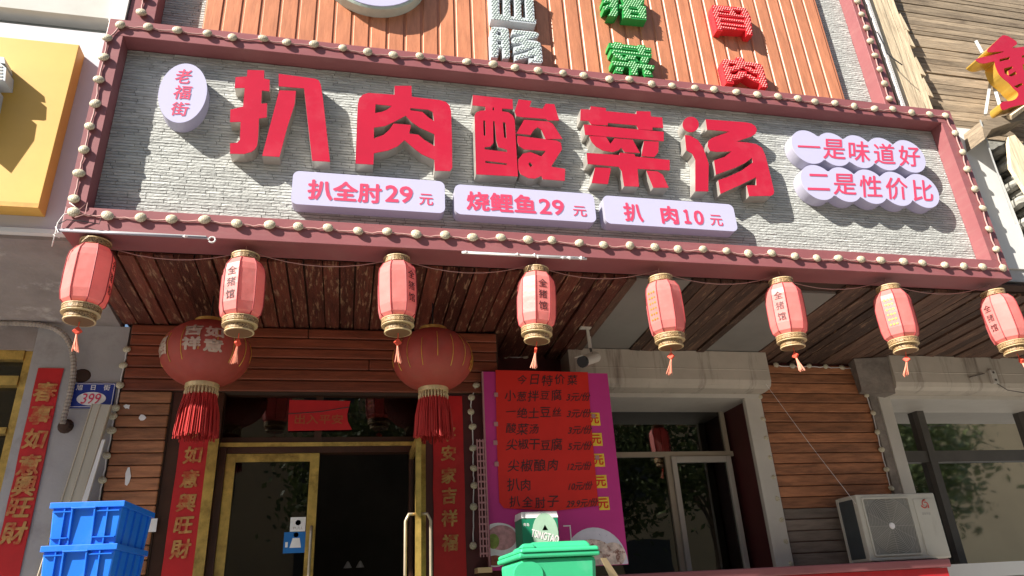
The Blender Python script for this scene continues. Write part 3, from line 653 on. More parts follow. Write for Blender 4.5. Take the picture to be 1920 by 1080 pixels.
# ------------------------------------------------------------------ light strings
def bulbmesh():
    mb = MB(); mb.lathe([(0, -.041), (.018, -.036), (.032, -.02), (.037, 0), (.032, .02), (.018, .036), (0, .041)], 12, (0, 0, 0), axis='x')
    return mb
_bulb = None
def lightstring(label, pts, m=m_cord, sc=1.0, sag=.012, group='strings of bamboo net bulbs', name='light_string'):
    """pts: list of polylines of bulb centres"""
    global _bulb
    c0 = Vector(pts[0][0]); t = thing(name, label, 'string lights', c0, group)
    mb = MB()
    for pl in pts:
        pl = [Vector(p) for p in pl]; path = []
        for a, b in zip(pl, pl[1:]):
            for k in range(6):
                u = k/6; p = a.lerp(b, u)
                p = p+Vector((random.uniform(-.3, .3)*sag, .012*sc*(4*u*(1-u)), -sag*4*u*(1-u)*random.uniform(.2, 1.3)))
                path.append(p)
        path.append(pl[-1]); mb.tube(path, .0065*sc, 5)
    mb.build('cord', m, t, smooth=True)
    for pl in pts:
        for p in pl:
            if _bulb is None:
                _bulb = bulbmesh().build('bulb', m_bulb, t, smooth=True, fixn=True)
                for v in _bulb.data.vertices: v.co += wl(t)      # mesh centred on its own origin
                o = _bulb
            else:
                o = _bulb.copy(); COL.objects.link(o); o.parent = t
            o.location = Vector(p)-c0; o.scale = (sc*random.uniform(.88, 1.05), sc*.62, sc*random.uniform(.86, 1.02))
            o.rotation_euler = (random.uniform(-.2, .2), random.uniform(-.45, .45), random.uniform(-.15, .15))
YB = -.021
def row(a, b, n, j=.012): return [(a[0]+(b[0]-a[0])*i/(n-1)+random.uniform(-j, j), YB, a[1]+(b[1]-a[1])*i/(n-1)+random.uniform(-j, j)) for i in range(n)]
top = row((-1.90, 5.935), (5.79, 5.912), 37, .017); right = row((5.815, 5.70), (5.80, 4.38), 7)
bot = row((-1.92, 4.225), (5.79, 4.195), 37); left = row((-1.95, 5.79), (-1.935, 4.33), 8)
lightstring('string of cream net bulbs round the maroon fascia frame', [list(reversed(left))+top+right+[bot[-1]], bot])
yu = UF-.022
lightstring('string of cream net bulbs down the right bar of the upper sign', [[(X(a, b, yu), yu, Z(a, b, yu)) for a, b in ((1600, -22), (1608, 3), (1616, 27), (1625, 52), (1632, 77), (1641, 104), (1650, 130), (1659, 157), (1668, 185))]])
lightstring('string of cream net bulbs down the left bar of the upper sign', [[(X(a, b, yu), yu, Z(a, b, yu)) for a, b in ((270, -40), (268, -8), (265, 23))]])
def wallstring(label, pl, Y): lightstring(label, [[at(a, b, Y) for a, b in p] for p in pl], sc=.88, m=m_pvc)
wallstring('string of small white bulbs down the wall edge left of the door', [[(238, 655), (231, 685), (225, 722), (217, 765), (212, 780), (209, 807), (200, 854), (192, 900), (184, 945)]], 1.47)
wallstring('string of small white bulbs between the door and the poster', [[(893, 722), (884, 745), (883, 772), (886, 800), (887, 840), (888, 878), (889, 910), (888, 950), (887, 1023)]], 1.48)
wallstring('string of small white bulbs around the wood clad pillar', [[(1482, 1057), (1473, 1016), (1465, 975), (1457, 935), (1450, 895), (1443, 858), (1436, 821), (1430, 786), (1424, 744)], [(1455, 684), (1486, 686), (1517, 686), (1548, 687), (1579, 689), (1608, 689), (1616, 707), (1625, 741), (1637, 774), (1645, 810), (1653, 843), (1662, 880), (1671, 915)]], 2.095)
wallstring('two small white bulbs on the dark wall above the poster', [[(948, 667), (985, 668)]], 2.12)

# ------------------------------------------------------------------ small lanterns
def lantern_proto():
    t = thing('small_lantern', '', 'lantern', (0, 0, 0), 'octagonal red lanterns hanging under the fascia')
    n = 8; rot = math.pi/8
    prof = [(.092, .222), (.108, .218), (.139, .168), (.147, .12), (.149, 0), (.146, -.13), (.134, -.19), (.108, -.218), (.095, -.222)]
    MB().lathe(prof, n, rot=rot).build('shade', m_lantern, t)
    mb = MB()
    for j in range(n):
        a = 2*math.pi*j/n+rot; mb.tube([(r*1.003*math.cos(a), r*1.003*math.sin(a), z) for r, z in prof[1:-1]], .0042, 5)
    mb.build('seam', m_seam, t)
    r1 = MB().lathe([(.09, .224), (.098, .228), (.098, .262), (.09, .264)], 24).build('top_ring', m_lring, t, smooth=False)
    MB().lathe([(.092, .264), (.1, .267), (.1, .275), (.08, .277), (.078, .25)], 24).build('rim', m_lrim, r1)
    r2 = MB().lathe([(.105, -.2235), (.118, -.228), (.118, -.258), (.108, -.2635)], 24).build('bottom_ring', m_lring, t)
    MB().lathe([(.108, -.219), (.121, -.222), (.121, -.2275), (.112, -.2279)], 24).build('rim', m_lrim, r2)
    MB().lathe([(.108, -.264), (.119, -.266), (.119, -.272), (.095, -.274)], 24).build('rim', m_lrim, r2)
    r3 = MB().lathe([(.092, -.2745), (.096, -.277), (.096, -.308), (.09, -.312)], 24).build('bottom_ring', m_lring, t)
    MB().lathe([(.09, -.3125), (.099, -.314), (.099, -.322), (.085, -.323), (.08, -.30)], 24).build('rim', m_lrim, r3)
    MB().lathe([(0, -.3245), (.088, -.3245), (.088, -.3185), (0, -.3185)], 20).build('base_disc', mat('brown_lantern_base', (.16, .085, .04), .6), t)
    mb = MB(); mb.tube([(0, 0, -.29), (.002, 0, -.35), (-.003, 0, -.375)], .0035, 5)
    ts = mb.build('tassel', m_tassel, t)
    MB().hexa([(-.004, -.007, -.418), (0, -.009, -.418), (.004, .007, -.418), (0, .009, -.418), (-.030, -.010, -.394), (.030, -.010, -.394), (.030, .010, -.394), (-.030, .010, -.394)]).hexa(
        [(-.030, -.010, -.394), (.030, -.010, -.394), (.030, .010, -.394), (-.030, .010, -.394), (-.006, -.008, -.365), (.006, -.008, -.365), (.006, .008, -.365), (-.006, .008, -.365)]).build('knot', m_tassel, ts, bevel=.004)
    mb = MB()
    for k in range(16):
        a = random.uniform(0, 6.28); r = random.uniform(.006, .03)
        mb.tube([(.003*math.cos(a), .003*math.sin(a), -.415), (r*.4*math.cos(a)+.006, r*.4*math.sin(a), -.47), (r*math.cos(a)+.014, r*math.sin(a), -.53-random.uniform(0, .02))], [.003, .0035, .0022], 4)
    mb.build('fringe', m_palm, ts)
    mb = MB()
    for k, ch in enumerate('全猪馆'):
        text(mb, ch, (0, -.1385, .105-k*.092), 1, em=.072, bold=.004)
    mb.build('lettering', m_ink, t, fixn=False, label='black vertical characters 全猪馆')
    mb = MB()
    for s in (-1, 0, 1):
        for k in range(6):
            text(mb, '*' if (k+s) % 2 else '+', (s*.026, .1387, .12-k*.045), .018, rv=(-1, 0, 0), bold=.05)
    mb.build('gold_print', m_goldrib, t, fixn=False, kind='stuff')
    MB().tube([(0, 0, .25), (.004, 0, .31), (0, 0, .36)], .003, 5).build('hanging_wire', m_cord, t)
    return t
lan = lantern_proto()
LANS = [(166, 521, 75, 'leftmost small red lantern, hung before the grey plaster wall'),
        (455, 545, -36, 'small red lantern in front of the left big round lantern, text on its left panel'),
        (745, 548, 48, 'small red lantern above the right big round lantern, text on its right panel'),
        (1006, 566, 22, 'small red lantern above the pink menu poster, dark text on its right panel'),
        (1247, 580, 140, 'small red lantern before the first grey ceiling panel, no dark text in view'),
        (1474, 583, -16, 'small red lantern before the second grey ceiling panel, text on a bright left panel'),
        (1680, 593, 168, 'small red lantern over the right window box, gold dots on its middle panel'),
        (1881, 600, -38, 'rightmost small red lantern, past the end of the fascia')]
LP = []
for k, (a, b, off, lab) in enumerate(LANS):
    o = lan if k == 0 else copy_tree(lan)
    c = at(a, b, .10); c.z += .0
    LP.append(c)
    o.location = c; o['label'] = lab
    for ch in children(o):
        if ch.name.startswith('tassel'):
            ch.rotation_euler = (random.uniform(-.16, .16), random.uniform(-.22, .22), random.uniform(-2, 2))
            pv = Vector((0, 0, -.32)); ch.location = pv-ch.rotation_euler.to_matrix() @ pv
    o.rotation_euler = (random.uniform(-.06, .06), random.uniform(-.06, .06), math.atan2(-c.x, 4.9)+R_(off))
mb = MB(); path = []
for a, b in zip(LP, LP[1:]):
    for k in range(8):
        u = k/8; path.append((a.x+(b.x-a.x)*u, .155, 4.085-.10*4*u*(1-u)))
path.append((LP[-1].x, .155, 4.085)); mb.tube(path, .0035, 5)
tag(mb.build('lantern_cord', m_cord, org=path[0]), 'thin reddish cord sagging between the small red lanterns', 'cord')

# ------------------------------------------------------------------ big lanterns
def biglantern(label, c, rot, printed):
    t = thing('big_lantern', label, 'lantern', c, 'big round red lanterns by the door')
    Rr, Hh = .335, .268
    prof = [(Rr*math.cos(R_(a)), Hh*math.sin(R_(a))) for a in range(-69, 70, 6)]
    mb = MB(); n = 64
    def rad(r, j): return r*(1-.012*(1 if j % 4 == 0 else 0))
    vs_ = []; fs = []
    for r, h in prof:
        for j in range(n):
            a = 2*math.pi*j/n; rr_ = rad(r, j); vs_.append((rr_*math.cos(a), rr_*math.sin(a), h))
    for i in range(len(prof)-1):
        for j in range(n): fs.append((i*n+j, i*n+(j+1) % n, (i+1)*n+(j+1) % n, (i+1)*n+j))
    mb.add(vs_, fs); C0 = Vector(c)
    def bld_(mb, *a, **k):
        mb.v = [(p[0]+C0.x, p[1]+C0.y, p[2]+C0.z) for p in mb.v]; return mb.build(*a, **k)
    bld_(mb, 'shade', m_biglantern, t, smooth=True)
    for j in range(0, n, 4):
        mb = MB(); a = 2*math.pi*j/n
        lo, hi = random.choice((-30, -25, -15)), random.choice((25, 35, 40))
        mb.tube([(Rr*1.0*math.cos(R_(q_))*math.cos(a), Rr*1.0*math.cos(R_(q_))*math.sin(a), Hh*1.0*math.sin(R_(q_))) for q_ in range(lo, hi, 5)], .0028, 4); bld_(mb, 'rib', m_goldrib, t)
    bld_(MB().lathe([(.105, .245), (.118, .25), (.118, .278), (.10, .282)], 28), 'top_ring', m_gold, t)
    bld_(MB().lathe([(.112, -.246), (.124, -.25), (.124, -.283), (.112, -.287)], 28), 'bottom_ring', mat('pale_gold_ring'+str(printed), (.55, .42, .22), .4, .15, 9, metal=.3), t)
    mb = MB()
    for j in range(28):
        a = 2*math.pi*j/28
        mb.tube([(.113*math.cos(a), .113*math.sin(a), -.285), (.118*math.cos(a), .118*math.sin(a), -.315), (.117*math.cos(a), .117*math.sin(a), -.345)], [.004, .0075, .004], 5)
    bld_(mb, 'bead_row', m_lrim, t)
    mb = MB()
    for j in range(150):
        a = 2*math.pi*j/150+random.uniform(-.03, .03); r0_ = .112+random.uniform(-.012, .008); r1_ = .128+random.uniform(-.02, .022)
        mb.tube([(r0_*math.cos(a), r0_*math.sin(a), -.335), (r1_*math.cos(a)*.98, r1_*math.sin(a)*.98, -.47), (r1_*1.08*math.cos(a), r1_*1.08*math.sin(a), -.635-random.uniform(0, .04))], [.005, .0062, .0045], 4)
    bld_(mb, 'fringe', m_fringe, t)
    bld_(MB().tube([(0, 0, .27), (0, 0, zs(.9)-c[2])], .006, 5), 'hanging_wire', m_black, t)
    def onsphere(a0, z0_, k=1.012):
        def f(x, y):
            zz = z0_+y; s_ = math.sqrt(max(0, 1-(zz/Hh)**2)); a = a0+x/(Rr*.95)
            return (C0.x+Rr*k*s_*math.sin(a), C0.y-Rr*k*s_*math.cos(a), C0.z+zz*k)
        return f
    if printed:
        mb = MB()
        for ch, xo, zo in (('吉', -.075, .085), ('祥', -.075, -.025), ('如', .075, .075), ('意', .075, -.035)):
            text(mb, ch, (0, 0, 0), .135, .10, bold=.05, fmap=onsphere(rot-.1+xo/(Rr*.95), zo))
        mb.build('silver_print', m_silverprint, t, fixn=False)
        mb = MB(); text(mb, '福', (0, 0, 0), .16, .15, bold=.03, fmap=onsphere(rot-1.25, 0)); mb.build('silver_print', m_silverprint, t, fixn=False)
    else:
        mb = MB(); text(mb, '福', (0, 0, 0), .16, .15, bold=.01, fmap=onsphere(rot+1.2, -.04)); mb.build('gold_print', m_goldrib, t, fixn=False)
biglantern('big round red lantern left of the door with flaking silver characters', tuple(at(387, 664, .9)), .18, True)
biglantern('big round red lantern right of the door with gold ribs', tuple(at(812, 675, .9)), .1, False)

# ------------------------------------------------------------------ couplets and papers
def couplet(label, x0, x1, z0, z1, Y, chars, zc, h, tilt=0.):
    n = 14; mb = MB(); v = []; f = []
    for i in range(n+1):
        z = z0+(z1-z0)*i/n
        for j, x in enumerate((x0, (x0+x1)/2, x1)):
            v.append((x+random.uniform(-.004, .004)+tilt*(i/n-.5), Y+random.uniform(-.005, .002), z))
    for i in range(n):
        for j in range(2): f.append((i*3+j, i*3+j+1, i*3+j+4, i*3+j+3))
    k = len(v); v += [(p[0], Y+.004, p[2]) for p in v[:k]]; f += [tuple(reversed([i+k for i in q])) for q in f]
    mb.add(v, f); c = ((x0+x1)/2, Y, z0)
    t = thing('couplet', label, 'paper banner', c, 'red New Year couplets')
    mb.build('paper', m_paper, t, smooth=True, fixn=False)
    for ch, z in zip(chars, zc):
        m_ = MB(); text(m_, ch, ((x0+x1)/2+tilt*((z-z0)/(z1-z0)-.5), Y-.008, z), 1, em=h*1.5, bold=.03, shear=.1, rot=random.uniform(-.04, .06)); m_.build('lettering', m_goldink, t, fixn=False)
def zpx(ys, xf, Y): return [Z(xf(y), y, Y) for y in ys]
YC = 1.508
x0c, x1c = X(330, 880, YC), X(387, 880, YC)
couplet('red couplet banner left of the brass door, ending 如意興旺財', x0c, x1c, GZ+.35, 3.37, YC, '萬事如意興旺財', zpx((762, 806, 853, 898, 943, 985, 1030), lambda y: 360-(y-853)*.2, YC), .105)
x0c, x1c = X(812, 880, YC), X(870, 880, YC)
couplet('red couplet banner right of the brass door, with worn gold characters', x0c, x1c, GZ+.35, 3.38, YC-.004, '平安家吉祥福', zpx((815, 850, 892, 930, 972, 1018), lambda y: 838, YC), .10)
YL = 1.49
x0c, x1c = X(45, 830, YL), X(92, 830, YL)
couplet('red couplet banner at the far left of the photo on the grey wall', (X(55, 780, YL)+X(18, 960, YL))/2-.02, (X(100, 740, YL)+X(65, 910, YL))/2+.03, GZ+.4, Z(80, 690, YL), YL, '春事如意興旺財', zpx((735, 778, 823, 872, 912, 952, 1000), lambda y: 60-(y-823)*.25, YL), .12)
# horizontal paper on transom
YT = 1.565
t = thing('door_banner', 'small red paper banner hung on the dark transom over the door', 'paper banner', at(600, 805, YT))
mb = MB(); c4 = [at(543, 750, YT), at(657, 752, YT), at(651, 777, YT), at(652, 790, YT), at(660, 806, YT), at(540, 808, YT), at(541, 776, YT)]
mb.prism([[(p.x, p.z) for p in c4]], YT-.003, YT); mb.build('paper', m_paper, t, fixn=False)
mb = MB(); mb.tube([at(541, 776, YT-.006), at(600, 772, YT-.006), at(656, 763, YT-.006)], .004, 5); mb.build('string', m_black, t)
mb = MB(); tpx(mb, '出入平安', 598, 786, 90, 18, YT-.005, bold=.01); mb.build('lettering', mat('faded_gold_ink', (.36, .085, .025), .6), t, fixn=False)

# ------------------------------------------------------------------ poster and menu
YP = 1.42
p0, p1 = at(904, 697, YP), at(1179, 1060, YP)
PX0, PX1, PZ0, PZ1 = 1.182, 2.393, 1.876, 3.59
pos = thing('menu_poster', 'large magenta menu poster with dish pictures standing right of the door', 'poster', (1.78, YP, PZ0))
B(PX0, PX1, YP, YP+.03, PZ0, PZ1).build('board', m_magenta, pos)
B(PX0-.014, PX0-.001, YP-.004, YP+.032, PZ0-.01, PZ1).build('edge_strip', m_pink, pos)
for k, y in enumerate((786, 824, 863, 903, 944)):
    xr = 1122+(y-786)*.11
    a, b = at(xr-18, y-12, YP), at(xr+4, y+12, YP)
    s = B(a.x, b.x, YP-.004, YP-.0005, b.z, a.z).build('price_print', m_yprint, pos)
    mb = MB(); text(mb, '元', ((a.x+b.x)/2-.01, YP-.0065, (a.z+b.z)/2), .095, .085, bold=.02); mb.build('lettering', m_menu, s, fixn=False)
def disc(name, cx_, cy_, rx, rz, y, m, clip=True, n=36):
    c = at(cx_, cy_, YP); out = []
    for i in range(n):
        a = 2*math.pi*i/n; out.append((min(max(c.x+rx*math.cos(a), PX0+.004), PX1-.002), max(c.z+rz*math.sin(a), PZ0+.004)))
    q = []
    for p in out:
        if not q or (abs(p[0]-q[-1][0])+abs(p[1]-q[-1][1])) > 1e-4: q.append(p)
    return MB().prism([q], y, YP-.0004, back=False).build(name, m, pos, fixn=False)
disc('plate_print', 1118, 1058, .29, .30, YP-.002, m_bowl); disc('dish_print', 1112, 1062, .245, .22, YP-.004, m_dish); disc('dish_print', 1150, 1040, .11, .10, YP-.005, m_dish)
disc('plate_print', 935, 1020, .20, .17, YP-.002, m_wprint); disc('dish_print', 940, 1008, .13, .10, YP-.004, mat('pink_meat_print', (.50, .25, .26), .5, .4, 16)); disc('garnish_print', 925, 1015, .05, .06, YP-.005, m_dishgreen)
disc('plate_print', 928, 1050, .10, .055, YP-.006, m_wprint); disc('sauce_print', 928, 1051, .075, .04, YP-.007, mat('sauce_print', (.28, .09, .06), .4, .5, 20))
mb = MB(); a = at(1060, 985, YP); b = at(1073, 1025, YP)
mb.box(a.x-.02, b.x, YP-.003, YP-.001, a.z-.01, a.z); mb.box(b.x-.01, b.x, YP-.003, YP-.001, b.z, a.z-.011); mb.build('corner_print', m_wprint, pos)
YM = YP-.008
menu = thing('paper_menu', 'handwritten bright red paper menu taped on the magenta poster', 'menu', at(1030, 955, YM))
ml = [at(929, 694, YM), at(1018, 696, YM), at(1102, 698, YM), at(1108, 790, YM), at(1122, 948, YM), at(1040, 958, YM), at(945, 953, YM), at(936, 942, YM), at(931, 820, YM)]
MB().prism([[(p.x, p.z) for p in ml]], YM-.003, YM).build('paper', m_menu, menu, fixn=False)
rows = [('今日特价菜', None, 1026, 712, 118, 22, 0), ('小葱拌豆腐', '3元/份', 1000, 742, 108, 23, 1085), ('一绝土豆丝', '3元/份', 1001, 773, 108, 21, 1086), ('酸菜汤', '3元/份', 980, 804, 64, 22, 1088),
        ('尖椒干豆腐', '5元/份', 1002, 834, 104, 24, 1088), ('尖椒酿肉', '12元/份', 1000, 872, 98, 25, 1087), ('扒肉', '10元/份', 974, 909, 46, 25, 1089), ('扒全肘子', '29.9元/份', 1001, 941, 96, 24, 1092)]
for s, pr, a, b, wp, hp, pxr in rows:
    mb = MB(); n = len(s)
    for k, ch in enumerate(s):
        cxk = a-wp/2+wp*(k+.5)/n
        text(mb, ch, at(cxk, b+random.uniform(-1.5, 1.5), YM-.005), 1, em=.106*random.uniform(.9, 1.14), rot=random.uniform(-.02, .09), shear=random.uniform(.05, .3), bold=.006)
    mb.build('lettering', m_ink, menu, fixn=False)
    if pr:
        mb = MB(); tpx(mb, pr, pxr, b+2, 44 if len(pr) < 6 else 58, 16, YM-.005, shear=.35, rot=.03, bold=.01); mb.build('lettering', m_ink, menu, fixn=False)
for a, b in ((930, 740), (930, 795), (929, 830), (931, 870), (1113, 780), (1120, 858)):
    p = at(a, b, YM-.005); B(p.x-.018, p.x+.018, YM-.0045, YM-.0035, p.z-.02, p.z+.02).build('tape', m_pink, menu)

# ------------------------------------------------------------------ things at the pavement
# lattice basket stack edge beside the poster
bk = thing('plastic_basket', 'pale pink plastic lattice panel standing left of the magenta poster', 'basket', (1.14, 1.36, 1.85))
mb = MB()
for k in range(17): mb.box(1.085, 1.165, 1.352, 1.36, 2.0+k*.058, 2.014+k*.058)
for xx in (1.085, 1.110, 1.138, 1.157): mb.box(xx, xx+.009, 1.346, 1.3515, 1.98, 2.95)
mb.build('lattice', m_pink, bk)
B(1.06, 1.18, 1.34, 1.50, 1.86, 1.90).build('shelf_board', m_carton, bk); B(1.07, 1.17, 1.36, 1.48, GZ, 1.858).build('leg', m_browndoor, bk)
# crates
def crate_proto():
    t = thing('blue_crate', '', 'crate', (0, 0, 0), 'stacked blue plastic crates')
    W_, D_, H_ = .385, .56, .236; hw, hd = W_/2, D_/2
    mb = MB(); b_ = .026
    mb.hexa([(-hw+b_, -hd+b_, 0), (hw-b_, -hd+b_, 0), (hw-b_, hd-b_, 0), (-hw+b_, hd-b_, 0), (-hw+.012, -hd+.012, H_-.03), (hw-.012, -hd+.012, H_-.03), (hw-.012, hd-.012, H_-.03), (-hw+.012, hd-.012, H_-.03)])
    mb.build('body', m_blue, t, bevel=.008)
    r_ = MB(); r_.box(-hw, hw, -hd, -hd+.03, H_-.032, H_); r_.box(-hw, hw, hd-.03, hd, H_-.032, H_); r_.box(-hw, -hw+.03, -hd+.031, hd-.031, H_-.032, H_); r_.box(hw-.03, hw, -hd+.031, hd-.031, H_-.032, H_)
    r_.box(-hw+.03, hw-.03, -hd+.03, hd-.03, H_-.028, H_-.022)
    r_.build('rim', m_blue, t, bevel=.006)
    fy = lambda z: -hd+b_+(.012-b_)*(z/(H_-.03))
    def bar(x0, x1, z0, z1, d):
        MB().hexa([(x0, fy(z0)-d, z0), (x1, fy(z0)-d, z0), (x1, fy(z0)+.004, z0), (x0, fy(z0)+.004, z0), (x0, fy(z1)-d, z1), (x1, fy(z1)-d, z1), (x1, fy(z1)+.004, z1), (x0, fy(z1)+.004, z1)]).build('rib', m_blue, t)
    for xx in (-.115, .105): bar(xx, xx+.006, .012, .200, .014)
    bar(-hw+.03, -.078, .045, .051, .016); bar(.052, hw-.03, .045, .051, .016); bar(-hw+.022, -.078, .182, .188, .016); bar(.052, hw-.022, .182, .188, .016)
    hb = MB()
    hb.hexa([(-.075, fy(.03)-.006, .012), (-.066, fy(.03)-.006, .012), (-.066, fy(.03)+.01, .012), (-.075, fy(.03)+.01, .012), (-.075, fy(.19)-.022, .198), (-.066, fy(.19)-.022, .198), (-.066, fy(.19)+.01, .198), (-.075, fy(.19)+.01, .198)])
    hb.hexa([(.040, fy(.03)-.006, .012), (.049, fy(.03)-.006, .012), (.049, fy(.03)+.01, .012), (.040, fy(.03)+.01, .012), (.040, fy(.19)-.022, .198), (.049, fy(.19)-.022, .198), (.049, fy(.19)+.01, .198), (.040, fy(.19)+.01, .198)])
    hb.box(-.075, .049, fy(.19)-.026, fy(.19)+.01, .1985, .206)
    hb.build('handle_recess', m_blue, t, bevel=.002)
    for yy in (-.18, -.06, .06, .18): MB().hexa([(hw-b_, yy, .01), (hw-b_+.012, yy, .01), (hw-b_+.012, yy+.006, .01), (hw-b_, yy+.006, .01), (hw-.012, yy, .2), (hw, yy, .2), (hw, yy+.006, .2), (hw-.012, yy+.006, .2)]).build('side_rib', m_blue, t)
    return t
ct = C0 = at(110, 945, -.3)
c_l, c_r = at(110, 946, -.25), at(240, 942, -.30)
ccx = (c_l.x+c_r.x)/2; ctop = Z(175, 941, -.28)
cr = crate_proto()
labs = ['blue plastic crate at the top of the stack left of the door', 'blue plastic crate second from the top of the stack', ]
k = 0; z = ctop-.236
while z > GZ-.1:
    o = cr if k == 0 else copy_tree(cr)
    o.location = (ccx-.012*k+random.uniform(-.004, .004), -.02, max(z, GZ)); o.rotation_euler.z = R_(-3)+random.uniform(-.02, .02)
    o['label'] = labs[k] if k < 2 else 'blue plastic crate low in the stack below the frame'
    z -= .226; k += 1
# bin
bx0, bx1 = X(972, 1050, -.25), X(1128, 1040, -.3); bcx = (bx0+bx1)/2; bw = (bx1-bx0)/2
zr = Z(1040, 1040, -.28)
bn = thing('wheelie_bin', 'green plastic wheelie bin with closed lid in front of the poster', 'bin', (bcx, 0, GZ))
def ring(x0, x1, y0, y1, z): return [(x0, y0, z), (x1, y0, z), (x1, y1, z), (x0, y1, z)]
yb0, yb1 = -.28, .42
MB().hexa(ring(bcx-bw*.74, bcx+bw*.74, yb0+.12, yb1-.1, GZ+.05)+ring(bcx-bw*.93, bcx+bw*.93, yb0+.02, yb1-.02, zr-.012)).build('body', m_green, bn, bevel=.03)
MB().hexa(ring(bcx-bw, bcx+bw, yb0, yb1, zr-.012)+ring(bcx-bw*1.0, bcx+bw*1.0, yb0, yb1, zr+.018)).build('rim', m_green, bn, bevel=.01)
lid = MB().hexa(ring(bcx-bw*.985, bcx+bw*.985, yb0-.012, yb1, zr+.0185)+ring(bcx-bw*.96, bcx+bw*.96, yb0, yb1, zr+.045)).build('lid', m_green, bn, bevel=.012)
MB().hexa(ring(bcx-bw*.70, bcx+bw*.88, yb0+.05, yb1-.05, zr+.0455)+ring(bcx-bw*.60, bcx+bw*.80, yb0+.09, yb1-.1, zr+.085)).build('lid_dome', m_green, lid, bevel=.015)
MB().hexa(ring(bcx-bw*.97, bcx-bw*.55, yb0+.02, yb0+.10, zr+.0455)+ring(bcx-bw*.85, bcx-bw*.6, yb0+.04, yb0+.08, zr+.075)).build('lid_grip', m_green, lid, bevel=.012)
for s in (-.62, -.1, .45): B(bcx+bw*s, bcx+bw*s+.012, yb0+.03, yb0+.06, zr-.25, zr-.02).build('body_rib', m_green, bn)
mb = MB(); mb.prism([[(bcx-bw*.78+.09*math.cos(R_(a)), zr-.10+.07*math.sin(R_(a))) for a in range(0, 181, 15)]+[(bcx-bw*.78-.09, zr-.2), (bcx-bw*.78+.09, zr-.2)]], yb0+.018, yb0+.06); mb.build('front_panel', m_green, bn)
for s in (-1, 1): MB().lathe([(0, -.03), (.10, -.03), (.10, .03), (0, .03)], 18, (bcx+s*bw*.8, yb1-.08, GZ+.10), axis='x').build('wheel', m_black, bn)
# beer carton on hidden cartons
YBX = 1.12
a, b = at(978, 972, YBX), at(1046, 973, YBX)
bxw = (b.x-a.x)
bz1 = Z(1010, 971, YBX); bz0 = bz1-.40
bc = thing('beer_carton', 'green beer carton with white top and TSINGTAO lettering behind the bin', 'carton', ((a.x+b.x)/2, YBX+.13, bz0))
B(a.x, b.x, YBX, YBX+.26, bz0, bz1).build('box', m_beer, bc, bevel=.004)
MB().hexa([(a.x-.002, YBX-.002, bz1+.001), (b.x+.002, YBX-.002, bz1+.001), (b.x+.002, YBX+.26, bz1+.001), (a.x-.002, YBX+.26, bz1+.001), (a.x+.004, YBX+.01, bz1+.05), (b.x-.004, YBX+.01, bz1+.05), (b.x-.004, YBX+.25, bz1+.055), (a.x+.004, YBX+.25, bz1+.055)]).build('top_flap', m_wprint, bc)
mb = MB(); cc = at(1022, 992, YBX)
mb.lathe([(.086, YBX-.003), (.108, YBX-.003), (.108, YBX-.001)], 28, (cc.x, 0, cc.z-.03), axis='y', sy=1.45); mb.build('emblem_ring', mat('pale_label_green', (.32, .48, .36), .5), bc)
mb = MB(); mb.add([(cc.x-.025, YBX-.003, cc.z-.01), (cc.x+.025, YBX-.003, cc.z-.01), (cc.x, YBX-.003, cc.z+.035)], [(0, 1, 2)]); mb.build('emblem', m_wprint, bc)
mb = MB(); text(mb, 'TSINGTAO', (cc.x-.005, YBX-.0045, cc.z-.055), .235, .06, rot=-.26, bold=.02); mb.build('lettering', m_wprint, bc, fixn=False)
mb = MB(); text(mb, '青岛', (a.x+.035, YBX-.003, bz1-.05), .05, .025); mb.build('lettering', m_wprint, bc, fixn=False)
z = bz0-.002; k = 0
st = thing('carton_stack', 'plain brown cartons under the green beer carton', 'carton', ((a.x+b.x)/2, YBX+.13, GZ))
while z-.29 > GZ-.15:
    zz = max(GZ, z-.29); B(a.x-.03, b.x+.03, YBX-.02, YBX+.28, zz, z).build('carton', m_carton, st, bevel=.004); z = zz-.002
# open carton right of the bin
oc = thing('open_carton', 'sunlit tan cardboard carton flap leaning right of the bin', 'carton', (X(1140, 1060, 0), 0, GZ))
f0 = [at(1126, 1046, .0), at(1137, 1046, .03), at(1166, 1090, .06), at(1150, 1096, .02)]
MB().add([tuple(p) for p in f0]+[(p.x+.004, p.y+.012, p.z-.004) for p in f0], [(0, 1, 2, 3), (7, 6, 5, 4), (0, 4, 5, 1), (1, 5, 6, 2), (2, 6, 7, 3), (3, 7, 4, 0)]).build('flap', m_carton, oc)
B(f0[0].x+.02, f0[0].x+.34, .1, .42, GZ, f0[0].z-.13).build('box', m_carton, oc)

# ------------------------------------------------------------------ air conditioner
YA = 1.66
ax0, ax1, az0, az1 = X(1604, 930, YA), X(1772, 1000, YA), 1.812, 2.44
ac = thing('air_conditioner', 'outdoor air conditioner unit with round fan grille on the red ledge', 'air conditioner', ((ax0+ax1)/2, YA, az0))
B(ax0, ax1, YA, YA+.30, az0, az1).build('casing', m_ac, ac, bevel=.012)
B(ax0-.004, ax0-.0005, YA+.06, YA+.285, az0+.03, az1-.04).build('coil', m_coil, ac)
B(ax0-.012, ax0+.01, YA+.28, YA+.31, az0-.02, az1-.01).build('corner_post', m_ac, ac)
gx0, gx1 = ax0+.05, ax0+.60
gcx, gcz = (gx0+gx1)/2, (az0+az1)/2+.005; gh = .265
fr = MB().prism([rounded(gx0, gx1, gcz-gh-.012, gcz+gh+.012, .02), rounded(gx0+.016, gx1-.016, gcz-gh+.004, gcz+gh-.004, .015)], YA-.014, YA-.0005).build('grille_frame', m_ac, ac, fixn=False)
B(gx0+.017, gx1-.017, YA-.003, YA-.0008, gcz-gh+.005, gcz+gh-.005).build('grille_back', mat('grille_dark', (.20, .195, .175), .6, .1, 5), ac)
mb = MB()
